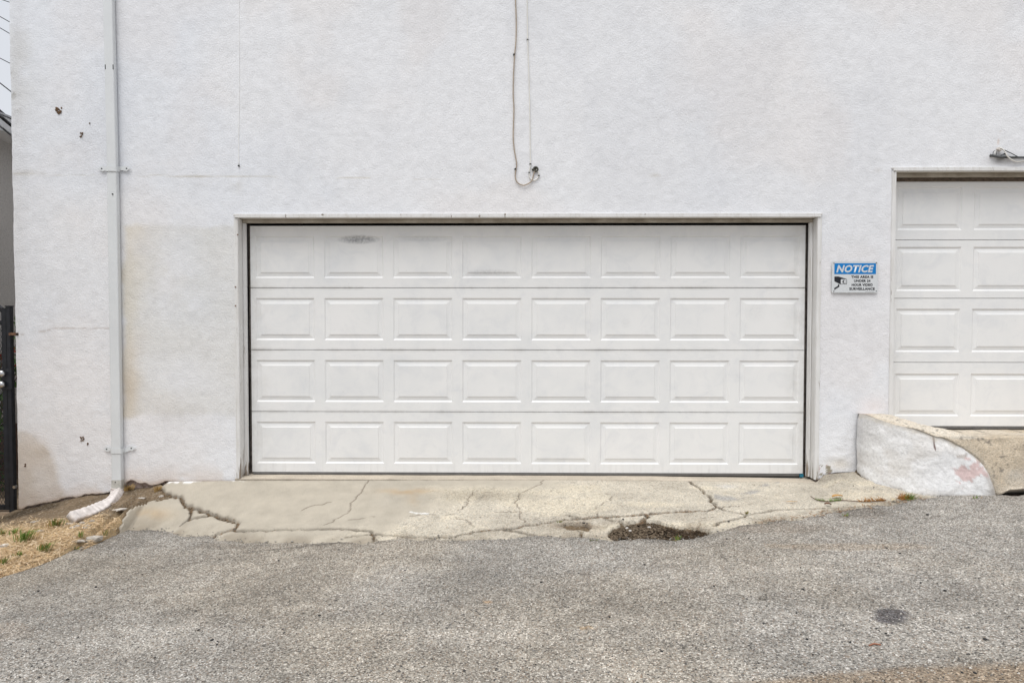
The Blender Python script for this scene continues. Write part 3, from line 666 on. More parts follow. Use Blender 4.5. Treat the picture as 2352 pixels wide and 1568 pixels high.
# ------------------------------------------------------------------ sectional garage doors
def panel_mesh(w, h):
    pr = [(0, 0), (.011, .0085), (.019, .0085), (.046, .0035), (.0495, -.0003)]
    V = []; F = []
    for ins, dp in pr:
        V += [(-w/2+ins, dp, -h/2+ins), (w/2-ins, dp, -h/2+ins), (w/2-ins, dp, h/2-ins), (-w/2+ins, dp, h/2-ins)]
    for r in range(len(pr)-1):
        for k in range(4): F.append((r*4+k, r*4+(k+1) % 4, r*4+4+(k+1) % 4, r*4+4+k))
    F.append(tuple((len(pr)-1)*4+k for k in range(4)))
    me = bpy.data.meshes.new('panel'); me.from_pydata(V, [], F); me.update(); return me
def gdoor(name, label, x0, pitch, ncol, pw, zs, rows, Yd, mat, group):
    x1 = x0+pitch*ncol
    e = tag(MB().box(x0+.01, x1-.01, Yd+.046, Yd+.05, zs[4]+.01, zs[0]-.01).build(name, mat, BW), label)      # inner skin that carries the sections
    cent = [x0+pitch*(k+.5) for k in range(ncol)]
    cache = {}
    for r in range(4):
        zt_, zb_ = zs[r]-.0034, zs[r+1]+.0034; pt_, pb_ = rows[r]
        mb = MB(); xb = [x0]
        for c_ in cent: xb += [c_-pw/2, c_+pw/2]
        xb.append(x1)
        mb.add([(x0, Yd, pt_), (x1, Yd, pt_), (x1, Yd, zt_), (x0, Yd, zt_)], [(0,1,2,3)])
        mb.add([(x0, Yd, zb_), (x1, Yd, zb_), (x1, Yd, pb_), (x0, Yd, pb_)], [(0,1,2,3)])
        for k in range(0, len(xb), 2): mb.add([(xb[k], Yd, pb_), (xb[k+1], Yd, pb_), (xb[k+1], Yd, pt_), (xb[k], Yd, pt_)], [(0,1,2,3)])
        # rolled edges and back skin
        ed = .004; bk = .045
        mb.add([(x0, Yd, zt_), (x1, Yd, zt_), (x1, Yd+ed, zt_+.0015), (x0, Yd+ed, zt_+.0015), (x1, Yd+bk, zt_+.0015), (x0, Yd+bk, zt_+.0015)], [(0,1,2,3), (3,2,4,5)])
        mb.add([(x0, Yd, zb_), (x1, Yd, zb_), (x1, Yd+ed, zb_-.0015), (x0, Yd+ed, zb_-.0015), (x1, Yd+bk, zb_-.0015), (x0, Yd+bk, zb_-.0015)], [(1,0,3,2), (2,3,5,4)])
        mb.add([(x0, Yd, zb_), (x0, Yd, zt_), (x0, Yd+bk, zt_), (x0, Yd+bk, zb_)], [(0,1,2,3)]); mb.add([(x1, Yd, zb_), (x1, Yd, zt_), (x1, Yd+bk, zt_), (x1, Yd+bk, zb_)], [(0,3,2,1)])
        mb.add([(x0, Yd+bk, zb_), (x1, Yd+bk, zb_), (x1, Yd+bk, zt_), (x0, Yd+bk, zt_)], [(0,3,2,1)])
        me = bpy.data.meshes.new('door_section'); me.from_pydata(mb.v, [], mb.f); me.update()
        s_ = link('door_section', me, mat, e)
        h = round(pt_-pb_, 4)
        if h not in cache: cache[h] = panel_mesh(pw, h); cache[h].materials.append(mat)
        for c_ in cent:
            p_ = bpy.data.objects.new('panel', cache[h]); COL.objects.link(p_); p_.parent = e
            p_.location = Vector((c_, Yd, (pt_+pb_)/2))
    return e
zs1 = [2.19*(1-k/4)+.0 for k in range(5)]
zs1[4] = .006
X0, X1 = -2.4385, 2.4385
def pz(z): return (z-.090, z-.090-.370)
rows1 = [(zs1[0]-.094, zs1[0]-.094-.366)]+[pz(zs1[k]) for k in (1, 2, 3)]
gd1 = gdoor('garage_door', 'wide white steel garage door with four rows of eight raised panels', X0, (X1-X0)/8, 8, .523, zs1, rows1, .13, DOORM, 'white sectional garage doors')
mb = MB(); mb.box(X0+.005, X1-.03, .124, .165, -.013, .0055); mb.build('bottom_seal', GREYRUB, gd1, bevel=.004)
MB().box(X0+.005, X1-.03, .128, .165, -.034, -.0135).build('seal_lip', BLACKRUB, gd1)
MB().box(X1-.028, X1+.004, .122, .15, -.022, .004).build('seal_end', plain('blue_plastic', (.02, .16, .24), .5), gd1)
zs2 = [P(2200, 405, .13)[2], P(2200, 551, .13)[2], P(2200, 685, .13)[2], P(2200, 832, .13)[2], P(2250, 979, .13)[2]]
rw2 = [(P(2200, a, .13)[2], P(2200, b, .13)[2]) for a, b in ((429, 528), (567, 668), (709, 808), (858, 955))]
gx0 = P(2132, 700, .13)[0]-.662/2
gd2 = gdoor('garage_door', 'white steel garage door higher up the ramp at the right edge', gx0, .662, 8, .560, zs2, rw2, .13, DOORM2, 'white sectional garage doors')
ws = P(2100, 411, .12)[2]
MB().box(gx0, gx0+5.296, .118, .128, P(2100, 417, .12)[2], ws+.03).build('weather_strip', plain('brown_weather_strip', (.10, .075, .055), .8, var=.4, scale=40), gd2)
MB().box(gx0+.005, gx0+5.28, .125, .17, zs2[4]-.022, zs2[4]-.001).build('bottom_seal', GREYRUB, gd2, bevel=.004)
# dark guide tracks behind the frame
TR = plain('rusty_track', (.16, .14, .125), .7, var=.5, scale=25)
for s_, xx in ((-1, X0-.02), (1, X1+.02)):
    MB().box(xx-.012, xx+.012, .17, .20, -.02, 2.2).build('track', TR, gd1)

# ------------------------------------------------------------------ ramp and its low side wall on the right
WF = [(1964,1079),(1971.5,1089),(1989,1099),(2014,1107.5),(2051.5,1119),(2089,1129),(2126.5,1136),(2154,1139),(2189,1139),(2226.5,1139),(2264,1139),(2291,1140)]
WT = [(1964,949),(1989,956),(2039,971),(2089,984),(2139,999),(2164,1006),(2189,1017.5),(2214,1030),(2239,1050),(2259,1070),(2271,1087.5),(2279,1107.5),(2291,1136)]
wfp = np.array([on_ground(u, v) for u, v in WF])
wfp[0, 1] = .01
for k in range(1, len(wfp)): wfp[k, 1] = min(wfp[k, 1], wfp[k-1, 1]-.012)
su = np.linspace(1964, 2291, 130)
sx = np.interp(su, [w[0] for w in WF], wfp[:, 0]); sy = np.interp(su, [w[0] for w in WF], wfp[:, 1])
ker = np.ones(9)/9; sm_ = lambda a: np.convolve(np.pad(a, 4, mode='edge'), ker, 'valid'); sx, sy = sm_(sx), sm_(sy)
tv = np.interp(su, [w[0] for w in WT], [w[1] for w in WT])
zt_ = np.array([(CAM+ray(u, v)*(y-CAM[1]))[2] for u, v, y in zip(su, tv, sy)])
zg = G(sx, sy)-.05
nr = 46; tt = np.linspace(0, 1, nr)[:, None]
zt_ = zt_+.03*(fbm(su*.0028, su*0, 11, 4, 140)-.5)*np.clip((2285-su)/30, 0, 1)
ZW = zg[None]+(np.maximum(zt_, zg+.01)-zg)[None]*tt
nrm = np.stack([-np.gradient(sy)*-1, np.gradient(sx)*-1], -1); nrm = np.stack([np.gradient(sy), -np.gradient(sx)], -1); nrm /= np.linalg.norm(nrm, axis=1)[:, None]+1e-9
dn = .03*(fbm(np.tile(su*.0028, (nr, 1)), ZW, 3.5, 4, 141)-.5)+.016*(fbm(np.tile(su*.0028, (nr, 1)), ZW, 14, 4, 142)-.5)-.012*tt**6
XWm = sx[None]+nrm[:, 0][None]*dn; YWm = sy[None]+nrm[:, 1][None]*dn
UW, VW = proj(XWm, YWm, ZW)
wb = lambda f, s: fbm(np.tile(su*.0028, (nr, 1)), ZW, f, 4, s)
c = np.ones(XWm.shape+(3,))*np.array([.82, .818, .818])
mx = lambda c, col, f: c*(1-f[..., None])+np.array(col)*f[..., None]
c = mx(c, (.52, .51, .5), sstep(.5, .68, wb(2.2, 143))*.55*sstep(1090, 1040, VW))
c = mx(c, (.62, .58, .53), sstep(.52, .66, wb(5, 144))*.35)
pk = np.clip(np.exp(-((UW-2222)/42)**2-((VW-1082)/30)**2)*1.25, 0, 1)
c = mx(c, (.62, .44, .42), sstep(.64, .72, .45*pk+.74*fbm(np.tile(su*.0028, (nr, 1)), ZW, 26, 4, 145))*.8)
c = mx(c, (.43, .38, .34), sstep(.56, .62, .5*np.exp(-((UW-2205)/26)**2-((VW-1046)/12)**2)+.6*wb(22, 146))*.7)
ckx = np.abs(UW-np.interp(VW, [1004,1020,1036], [2144,2146,2149])-2*(wb(18, 147)-.5))+99*((VW < 1004) | (VW > 1036)); c = mx(c, (.12, .06, .05), sstep(2.6, .8, ckx))
c = mx(c, (.6, .55, .47), sstep(.93, .99, tt+.16*(wb(16, 148)-.5))*.6)
c = mx(c, (.4, .36, .31), np.exp(-((VW-np.interp(UW, [w[0] for w in WF], [w[1] for w in WF]))/3)**2)*.5*sstep(.35, .6, wb(9, 149)))
c = mx(c, (.33, .3, .26), sstep(2255, 2290, UW+12*(wb(8, 150)-.5))*.8)
RAMPM = m_vtint('chalky_whitewash', .88, .006, 45)
F = grid_faces(*XWm.shape)[:, ::-1]
wing = mesh('ramp_side_wall', np.stack([XWm, YWm, ZW], -1).reshape(-1, 3), F, RAMPM, None, True, {'tint': c.reshape(-1, 3)})
tag(wing, 'low curved whitewashed side wall with pink worn patches beside the ramp', 'wall')
# ramp surface, lofted from the side wall's top edge to the right
fl2 = zs2[4]-.024
mg = int(np.argmin(np.abs(su-2175)))
zfloor = np.where(np.arange(len(su)) <= mg, fl2-.01+(zt_[mg]-fl2+.01)*np.clip(sy/sy[mg], 0, 1)**1.1, zt_)
dxs = np.concatenate([np.linspace(0, .5, 34), np.linspace(.55, 1.6, 40), np.linspace(1.8, 6.5, 18)])
DX = np.tile(dxs, (len(su), 1)); RX = sx[:, None]+DX; RY = np.tile(sy[:, None], (1, len(dxs)))
w_ = sstep(.20, .36, DX); slope = .055*DX*np.clip(sy/sy[-1], 0, 1)[:, None]
RZ = np.maximum(zt_, zfloor)[:, None]*(1-w_)+zfloor[:, None]*w_+slope
RY = RY+.03*(fbm(RX, RY*6, 5, 3, 156)-.5)*sstep(.04, .25, DX)*np.clip(sy/sy[-1], 0, 1)[:, None]
RZ += .012*(fbm(RX, RY, 6, 4, 151)-.5)+.006*(fbm(RX, RY, 22, 3, 152)-.5)
RX[:, 0] = XWm[-1]; RY[:, 0] = YWm[-1]; RZ[:, 0] = ZW[-1]+.0005
RZ[-1, 1:] += .04*sstep(.02, .12, DX[-1, 1:])*(.5+fbm(RX[-1, 1:], RX[-1, 1:]*0, 3, 3, 157)); RZ[-2, 1:] = np.maximum(RZ[-2, 1:], RZ[-1, 1:]+.01)
# inner wall-side floor strip under the door
back = np.stack([RX[0], np.full(len(dxs), .7), RZ[0]*0+fl2], -1)
UR, VR = proj(RX, RY, RZ)
arc = np.concatenate([[0], np.cumsum(np.hypot(np.diff(sy), np.diff(zfloor)))]); RA = np.tile(arc[:, None], (1, len(dxs)))
rb = lambda f, s: fbm(RX, RA, f, 4, s)
c = np.ones(RX.shape+(3,))*np.array([.53, .45, .345])
c = mx(c, (.62, .56, .47), sstep(.5, .7, rb(3, 153))*.6); c = mx(c, (.36, .31, .24), sstep(.55, .7, rb(7, 154))*.45)
c = mx(c, (.58, .52, .43), sstep(.05, .0, DX)*.8); c = mx(c, (.62, .57, .49), sstep(.0, .08, DX)*sstep(.35, .2, DX)*.7*(np.arange(len(su)) < mg)[:, None])
c = mx(c, (.5, .38, .33), np.exp(-((UR-1985)/18)**2-((VR-948)/6)**2)*.6)
c = mx(c, (.12, .11, .10), sstep(.68, .73, rb(38, 155))*.7)
c = mx(c, (.6, .56, .5), np.exp(-((UR-2335)/30)**2-((VR-1090)/12)**2)*.5)
Vr = np.concatenate([back, np.stack([RX, RY, RZ], -1).reshape(-1, 3), np.stack([RX[-1]+.0, RY[-1]+.14, zA(RX[-1], RY[-1])-.03], -1)])
cr_ = np.concatenate([np.tile([.42, .37, .31], (len(dxs), 1)), c.reshape(-1, 3), np.tile([.05, .045, .04], (len(dxs), 1))])  # near-black last row paints in the shade of the undercut below the lip
grr = np.full((len(Vr), 3), .75)
tag(mesh('driveway_ramp', Vr, grid_faces(len(su)+2, len(dxs))[:, ::-1], CONC, None, True, {'tint': cr_, 'grit': grr}), kind='structure')

# ------------------------------------------------------------------ neighbouring house seen past the corner
NB = empty('neighbour_house', (-6.6, 4, -.6), 'grey stucco house with pale eaves behind the black gate', 'house')
xs4 = -6.0; yy = np.linspace(-3.0, 14, 120); zz = np.linspace(-1.1, 3.43, 60); A, Bz = np.meshgrid(yy, zz)
tn = np.array([.62, .60, .575])*(.88+.24*fbm(A, Bz, .8, 4, 171))[..., None]
Vn = np.stack([xs4+.01*(fbm(A, Bz, 2, 3, 172)-.5), A, Bz], -1).reshape(-1, 3)
i = np.arange(A.size).reshape(A.shape); F = np.stack([i[:-1, :-1], i[:-1, 1:], i[1:, 1:], i[1:, :-1]], -1).reshape(-1, 4)
mesh('wall', Vn, F, m_vtint('grey_house_stucco', .9, .006, 50), NB, True, {'tint': tn.reshape(-1, 3)})
ENDP = plain('grey_house_paint', (.62, .60, .575), .9); MB().box(-11, -6.01, -3, -2.9, -1.1, 3.42).build('end_wall', ENDP, NB); MB().box(-11, -6.01, 13.9, 14, -1.1, 3.42).build('end_wall', ENDP, NB)
EAV = plain('pale_eave_paint', (.82, .83, .84), .6, var=.05)
MB().box(-6.02, -5.66, -3.3, 14.3, 3.42, 3.46).build('soffit', EAV, NB)
MB().box(-5.655, -5.62, -3.3, 14.3, 3.395, 3.555).build('fascia', EAV, NB, bevel=.005)
mb = MB(); mb.hexa([(-5.60,-3.35,3.56),(-5.60,14.35,3.56),(-9,14.35,4.2),(-9,-3.35,4.2),(-5.60,-3.35,3.58),(-5.60,14.35,3.58),(-9,14.35,4.23),(-9,-3.35,4.23)])
mb.build('roof', plain('pale_grey_roofing', (.5, .51, .53), .7, var=.08, scale=30), NB)
MB().box(-6.0, -5.94, -3, 14, -1.1, .15).build('base_course', plain('brown_base_paint', (.16, .105, .08), .8, var=.3), NB)

# power and service lines crossing the sliver of sky
WIRE = plain('dark_cable', (.05, .052, .055), .5)
GWIRE = plain('grey_cable', (.2, .21, .22), .5)
def wire_line(a, b, r, label, mat, t0=13., t1=15.5):
    t1 = t0*(741.5-a[1])/(741.5-b[1])                       # level span running back alongside the building
    p = CAM+ray(*a)*t0; q = CAM+ray(*b)*t1; d = (q-p)/np.linalg.norm(q-p); L_ = 30 if t0 > 10 else 11
    pts = [p-d*L_, p-d*L_*.5, p, q, q+d*L_*.5, q+d*L_]
    o = MB().tube(spline(pts, 5), r, 6).build('overhead_wire', mat, None, True)
    return tag(o, label, 'wire', 'overhead wires beside the building')
wire_line((5, 0), (14, 3), .007, 'topmost thin overhead wire in the sky sliver', WIRE)
wire_line((0, 38.5), (16, 47.5), .008, 'second overhead wire from the top in the sky sliver', WIRE)
wire_line((0, 64.5), (17, 74.5), .008, 'third overhead wire from the top in the sky sliver', WIRE)
wire_line((0, 134), (19.5, 144), .008, 'lone overhead wire halfway up the sky sliver', WIRE)
wire_line((0, 191), (20.5, 207), .011, 'steeper overhead wire above the pale eaves', WIRE)
wire_line((0, 254), (25, 276), .020, 'thick dark service cable just above the pale eaves', WIRE)
wire_line((0, 267), (25.5, 288), .017, 'thick dark service cable crossing the top of the pale roof', WIRE, 6.9, 7.15)
wire_line((0, 290), (27, 312), .011, 'grey service cable in front of the pale eaves', GWIRE, 6.9, 7.15)

# ------------------------------------------------------------------ gate and gate post
gp = P(21.5, 900, .05); gq = P(32.5, 900, .05)
px0, px1 = gp[0], gq[0]
zt_g, zb_g = P(27, 705, .03)[2], P(27, 1176, .03)[2]
GP = empty('gate_post', ((px0+px1)/2, .05, zb_g), 'black square steel gate post fixed to the white wall corner', 'gate post')
MB().box(px0, px1, .02, .062, zb_g-.15, zt_g).build('post', BLACKST, GP, bevel=.003)
MB().box(px0-.004, px1+.004, .014, .068, zt_g+.0005, zt_g+.012).build('cap', BLACKST, GP, bevel=.003)
q = P(38, 767, 0)
MB().box(px1+.0005, q[0]+.018, -.006, .024, q[2]-.012, q[2]+.012).build('bracket', RUST, GP, bevel=.003)
MB().disc((q[0]+.010, q[2]), .008, -.013, -.0055, 6).build('bolt', SCREW, GP)
q = P(33, 1118, 0); MB().disc((q[0], q[2]), .014, -.006, .022, 6).build('bolt', STEEL, GP)
GT = empty('gate', (px0-.5, .05, zb_g), 'black steel mesh gate with two round knobs at the left edge', 'gate')
sx0 = P(7.4, 900, .03)[0]; sx1 = P(20.2, 900, .03)[0]; gl = sx0-.86
zgt = P(14, 707, .03)[2]; zgb = P(10, 1170, .03)[2]
MB().box(sx0, sx1, .02, .06, zgb, zgt).build('stile', BLACKST, GT, bevel=.003)
MB().box(gl-.045, gl, .02, .06, zgb, zgt).build('stile', BLACKST, GT, bevel=.003)
arch = [np.array([x_, .04, zgt-.02+.22*math.sin(math.pi*(x_-gl)/(sx0-gl))]) for x_ in np.linspace(gl, sx0+.004, 22)]
mb = MB()
for a, b in zip(arch[:-1], arch[1:]):
    mb.hexa([(a[0], .022, a[2]-.02), (b[0], .022, b[2]-.02), (b[0], .058, b[2]-.02), (a[0], .058, a[2]-.02), (a[0], .022, a[2]+.02), (b[0], .022, b[2]+.02), (b[0], .058, b[2]+.02), (a[0], .058, a[2]+.02)])
mb.build('top_rail', BLACKST, GT)
zr = P(4, 741, .03)[2]
MB().box(gl, sx0, .022, .058, zr-.02, zr+.02).build('rail', BLACKST, GT, bevel=.003)
MB().box(gl, sx0, .022, .058, zgb, zgb+.04).build('rail', BLACKST, GT, bevel=.003)
MB().box(sx0-.004, P(27.5, 870, .01)[0], .008, .0185, P(10, 894, .01)[2], P(10, 846, .01)[2]).build('latch_plate', BLACKST, GT, bevel=.002)
for v in (858, 883):
    q = P(1.5, v, -.03); kb = MB(); n = 14
    prof = [(.0, .007), (.010, .0065), (.014, .020), (.021, .0285), (.032, .031), (.043, .027), (.050, .016), (.052, .001)]
    Vv = []; Ff = []
    for d_, r_ in prof:
        for k in range(n): Vv.append((q[0]+r_*math.cos(2*math.pi*k/n), .008-d_, q[2]+r_*math.sin(2*math.pi*k/n)))
    for r_ in range(len(prof)-1):
        for k in range(n): Ff.append((r_*n+k, r_*n+(k+1) % n, (r_+1)*n+(k+1) % n, (r_+1)*n+k))
    kb.add(Vv, Ff).build('knob', STEEL, GT, True)
mb = MB(); dw, dh = .026, .052
for i_ in range(int((sx0-gl)/dw)+1):
    for s_ in (1, -1):
        x_ = gl+i_*dw; z_ = zgb+.04; pts = []
        k = 0
        while z_ < zr-.02:
            pts.append((x_+(dw/2 if (k % 2) else 0)*s_, z_)); z_ += dh/2; k += 1
        for a, b in zip(pts[:-1], pts[1:]):
            if max(a[0], b[0]) > sx0 or min(a[0], b[0]) < gl: continue
            mb.add([(a[0]-.0022, .038, a[1]), (a[0]+.0022, .038, a[1]), (b[0]+.0022, .042, b[1]), (b[0]-.0022, .042, b[1])], [(0,1,2,3)])
tag(mb.build('mesh_infill', BLACKST, GT), kind='stuff')
q = P(8, 1180, .02)
st = MB(); st.box(gl-.3, px1-.01, -.02, .5, q[2]-.3, zgb-.02); tag(st.build('threshold_step', plain('tan_concrete', (.36, .27, .19), .9, var=.2, bump=.004), None, bevel=.01), kind='structure')

# flowering shrub behind the gate
LEAF = plain('shrub_leaf', (.07, .14, .035), .55, var=.4, scale=9); RED = plain('red_petal', (.45, .05, .03), .5, var=.3); STEM = plain('woody_stem', (.13, .09, .06), .9)
sb = P(3, 740, 1.1); base = np.array([sb[0]-.15, 1.1, -.45])
SH = empty('flowering_shrub', base, 'green shrub with red flowers growing behind the black gate', 'shrub')
g = random.Random(3); lf = MB(); fl = MB(); stm = MB()
for k in range(16):
    tip = base+np.array([g.uniform(-.4, .42), g.uniform(-.3, .3), g.uniform(1.25, 1.95)])
    pts = spline([base, base*.5+tip*.5+np.array([g.uniform(-.1, .1), g.uniform(-.1, .1), .1]), tip], 5); stm.tube(pts, [.010*(1-j/len(pts))+.002 for j in range(len(pts))], 5)
    for j in range(46):
        c_ = pts[min(len(pts)-1, int(len(pts)*(g.random()**.6)))]+np.array([g.gauss(0, .05) for _ in range(3)])
        a = np.array([g.gauss(0, 1) for _ in range(3)]); a /= np.linalg.norm(a); b = np.cross(a, [g.gauss(0, 1), g.gauss(0, 1), 1]); b /= np.linalg.norm(b)+1e-6
        L_ = g.uniform(.03, .055); w = L_*.38
        (fl if (j % 9 == 0 and c_[2] > .7) else lf).add([c_-a*L_, c_+b*w, c_+a*L_, c_-b*w], [(0,1,2,3)])
tag(lf.build('foliage', LEAF, SH), kind='stuff'); tag(fl.build('flowers', RED, SH), kind='stuff'); stm.build('stem', STEM, SH)

# ------------------------------------------------------------------ downspout
DS = empty('downspout', P(270, 1120, -.03), 'pale grey rectangular downspout with corrugated white elbow at its foot', 'downspout')
def rrect(w, d, r, n=4):
    out = []
    for cx, cy, a0 in ((w-r, d-r, 0), (-w+r, d-r, 90), (-w+r, -d+r, 180), (w-r, -d+r, 270)):
        for k in range(n+1): a = R(a0+90*k/n); out.append((cx+r*math.cos(a), cy+r*math.sin(a)))
    return out
def pipe(za, zb_, xa, xb, w, d, yc, name, mat, ribs=True):
    sec = rrect(w/2, d/2, .009)
    if ribs:   # shallow pressed ribs on the front face
        pass
    mb = MB(); n = len(sec); V = []
    zz = np.linspace(zb_, za, 12)
    for z_ in zz:
        xc = xb+(xa-xb)*(z_-zb_)/(za-zb_)
        V += [(xc+sx_, yc+sy_, z_) for sx_, sy_ in sec]
    F = [(r*n+k, r*n+(k+1) % n, (r+1)*n+(k+1) % n, (r+1)*n+k) for r in range(11) for k in range(n)]
    mb.add(V, F+[tuple(range(n))[::-1], tuple(11*n+k for k in range(n))])
    return mb.build(name, mat, DS)
YP = -.034
def pc(v):                                    # pipe axis: midway between its front edges
    ul = np.interp(v, [0, 640, 1000, 1110], [235, 250, 255.5, 255.7]); return P(ul, v, -.06)[0]+.0415
seam = 440.5
ztop = 6.3; xt = pc(0)+(pc(0)-pc(440))*.45
pipe(P(250, seam, -.06)[2], P(256, 1102, -.06)[2], pc(440), pc(1102), .084, .052, YP, 'lower_pipe', PIPE)
pipe(P(240, 0, -.06)[2], P(250, seam, -.06)[2]+.001, pc(0), pc(440), .081, .049, YP, 'upper_pipe', PIPE)
pipe(ztop, P(240, 0, -.06)[2]+.001, xt, pc(0), .081, .049, YP, 'upper_pipe', PIPE)
for k, dx in ((0, -.012), (1, .012)):         # rib lines down the right of the front face
    pass
q = P(260, 446, -.06); MB().disc((q[0]-.004, q[2]), .006, -.066, -.059, 10).build('screw', SCREW, DS)
# scuffs where the upper pipe was knocked
q = P(245.5, 154, -.06)
for u in (241.5, 259.3):
    q = P(u, 154, -.06); MB().box(q[0]-.003, q[0]+.004, -.0592, -.0582, q[2]-.02, q[2]+.02).build('scuff', SCREW, DS)
def strap(v, lv, rv, bent):
    xc = pc(v); zc = P(260, v, -.06)[2]; w = .046; h = .021
    e = MB(); yf = -.0645
    zl = P(240, lv, 0)[2]; zr_ = P(302, rv, 0)[2]
    # front band
    path = [(xc-w-.003, -.006, zc), (xc-w-.002, yf+.006, zc), (xc-w+.006, yf, zc), (xc-.01, yf-.001, zc+.002), (xc+w-.008, yf, zc), (xc+w, yf+.006, zc-(.004 if bent else 0)), (xc+w+.004, -.02, (zc+zr_)/2)]
    V = []; F = []
    for x_, y_, z_ in path: V += [(x_, y_, z_-h), (x_, y_, z_+h)]
    F = [(2*k, 2*k+2, 2*k+3, 2*k+1) for k in range(len(path)-1)]; n = len(V)
    V2 = [(x_*1.0, y_+.003, z_) for x_, y_, z_ in V]
    e.add(V+V2, F+[(n+a, n+d_, n+c_, n+b) for a, b, c_, d_ in F]+[(2*k, n+2*k, n+2*k+2, 2*k+2) for k in range(len(path)-1)]+[(2*k+1, 2*k+3, n+2*k+3, n+2*k+1) for k in range(len(path)-1)])
    # ears with pointed ends
    for s_, ze in ((-1, zl), (1, zr_)):
        x0_ = xc+s_*(w+.004); tipx = x0_+s_*.092; k = 1 if s_ > 0 else -1
        poly = [(x0_, ze-h*.75), (x0_+s_*.02, ze-h*.7), (x0_+s_*.055, ze-h*1.1), (tipx, ze+.001), (x0_+s_*.055, ze+h*1.1), (x0_+s_*.02, ze+h*.7), (x0_, ze+h*.75)]
        if s_ > 0 and bent: poly = [(x0_, zc-h), (x0_+.045, ze-h*1.0), (tipx-.025, ze-h*1.05), (tipx+.004, ze), (tipx-.03, ze+h*1.2), (x0_+.04, ze+h*.7), (x0_, zc+h*.8)]
        if k < 0: poly = poly[::-1]
        e.prism(poly, -.0165, -.012)
    o = e.build('strap', PIPE, DS)
    for s_, ze in ((-1, zl), (1, zr_)): MB().disc((xc+s_*(w+.062), ze), .006, -.0185, -.0163, 8).build('screw', SCREW, o)
strap(388, 388.5, 388, False); strap(1035.5, 1030, 1028, True)
# elbow
def sweep(path, hw, name, mat, parent, n=4, prof=None):
    path = [np.asarray(p, float) for p in path]; sec = rrect(1, 1, .35, 3); m_ = len(sec); V = []
    for i_, p in enumerate(path):
        t = path[min(i_+1, len(path)-1)]-path[max(i_-1, 0)]; t /= np.linalg.norm(t)
        b = np.array([0, -1., .25]); b -= t*(b@t); b /= np.linalg.norm(b); a = np.cross(t, b)
        ha, hb = hw(i_/(len(path)-1)); V += [p+a*sx_*ha+b*sy_*hb for sx_, sy_ in sec]
    F = [(r*m_+k, r*m_+(k+1) % m_, (r+1)*m_+(k+1) % m_, (r+1)*m_+k) for r in range(len(path)-1) for k in range(m_)]
    F += [tuple(range(m_))[::-1], tuple((len(path)-1)*m_+k for k in range(m_))]
    return MB().add(V, F).build(name, mat, parent, True)
pb = P(256, 1102, -.06); xc = pc(1102)
zc1 = P(256, 1122, -.06)[2]
pipe(pb[2]-.0005, zc1, xc, xc, .088, .056, YP, 'elbow_collar', PIPED)
MB().disc((xc-.004, (pb[2]+zc1)/2+.02), .0045, -.066, -.0615, 8).build('screw', SCREW, DS)
ep_ = [np.array([xc, YP, zc1+.004]), np.array([xc-.002, YP-.002, zc1-.03])]
EL_ = [(264, 1140), (254, 1151), (240, 1161), (222, 1169.5), (203, 1177), (184, 1183), (165, 1188.5)]
Yend = on_ground(165, 1200)[1]
for k, (u, v) in enumerate(EL_): ep_.append(P(u, v, -.06+(Yend+.06)*((k+.6)/6.6)**.9))
ep_ = spline(ep_, 16)
def hw(t):
    k = 1+.15*(abs(math.sin(t*math.pi*13+.7*math.sin(t*19)))-.6)*(.36 < t < .86)*(0.8+.2*math.sin(t*31)); return (.051*k*(1-.10*t), .034*k)
sweep(ep_, hw, 'elbow', ELBOW, DS)

# ------------------------------------------------------------------ cables on the wall
TAN = plain('weathered_tan_cable', (.40, .33, .26), .6, var=.2, scale=40); WHC = plain('white_cable', (.76, .745, .70), .5, var=.06); WPAINT = plain('painted_over_wire', (.8, .8, .8), .7, var=.04)
CLIP = plain('dark_clip', (.06, .06, .055), .5, .5); GROM = plain('weathered_grommet', (.075, .075, .06), .7, var=.4, scale=60)
cvt = lambda L, y: [P(1041.25+a*.3125, b*.3125, y) for a, b in L]
TC = [(455,-40),(462,150),(460,300),(450,410),(442,560),(440,700),(445,800),(440,1000),(448,1100),(465,1200),(460,1245),(455,1300),(470,1340),(510,1362),(550,1350),(578,1325),(590,1280),(600,1252)]
e = empty('tan_cable', P(1185, 420), 'tan cable hanging down the wall and curling up into the dark plug', 'cable', 'cables stapled to the wall')
MB().tube([P(1041.25+455*.3125, -700*.3125, -.012)]+spline(cvt(TC, -.013), 6), .0052, 8).build('cable', TAN, e, True)
for a, b in ((448, 403), (457, 1243)):
    q = P(1041.25+a*.3125, b*.3125, -.01); MB().box(q[0]-.010, q[0]+.006, -.022, 0, q[2]-.006, q[2]+.006).build('clip', CLIP, e, bevel=.002)
WC = [(542,-40),(546,290),(555,560),(562,850),(565,1100),(566,1205),(558,1265),(562,1305),(585,1326),(610,1318),(628,1290),(625,1265),(610,1245)]
e = empty('white_cable', P(1217, 410), 'thin white cable running straight down the wall and looping to the dark plug', 'cable', 'cables stapled to the wall')
MB().tube([P(1041.25+542*.3125, -700*.3125, -.009)]+spline(cvt(WC, -.008), 6), .0046, 8).build('cable', WHC, e, True)
for a, b in ((546, 292), (566, 1205), (558, 1268), (628, 1290)):
    q = P(1041.25+a*.3125, b*.3125, -.01); MB().box(q[0]-.008, q[0]+.008, -.017, 0, q[2]-.003, q[2]+.003).build('clip', CLIP, e, bevel=.001)
q = P(1041.25+605*.3125, 1246*.3125, 0)
mb = MB(); mb.tube([(q[0]+.018*math.cos(a), -.012, q[2]+.018*math.sin(a)) for a in np.linspace(0, 2*math.pi, 15)], .0075, 8).disc((q[0], q[2]), .02, -.008, .006, 12)
mb.tube([(q[0]-.034, -.012, q[2]-.006), (q[0]-.016, -.014, q[2]-.002)], .009, 8)
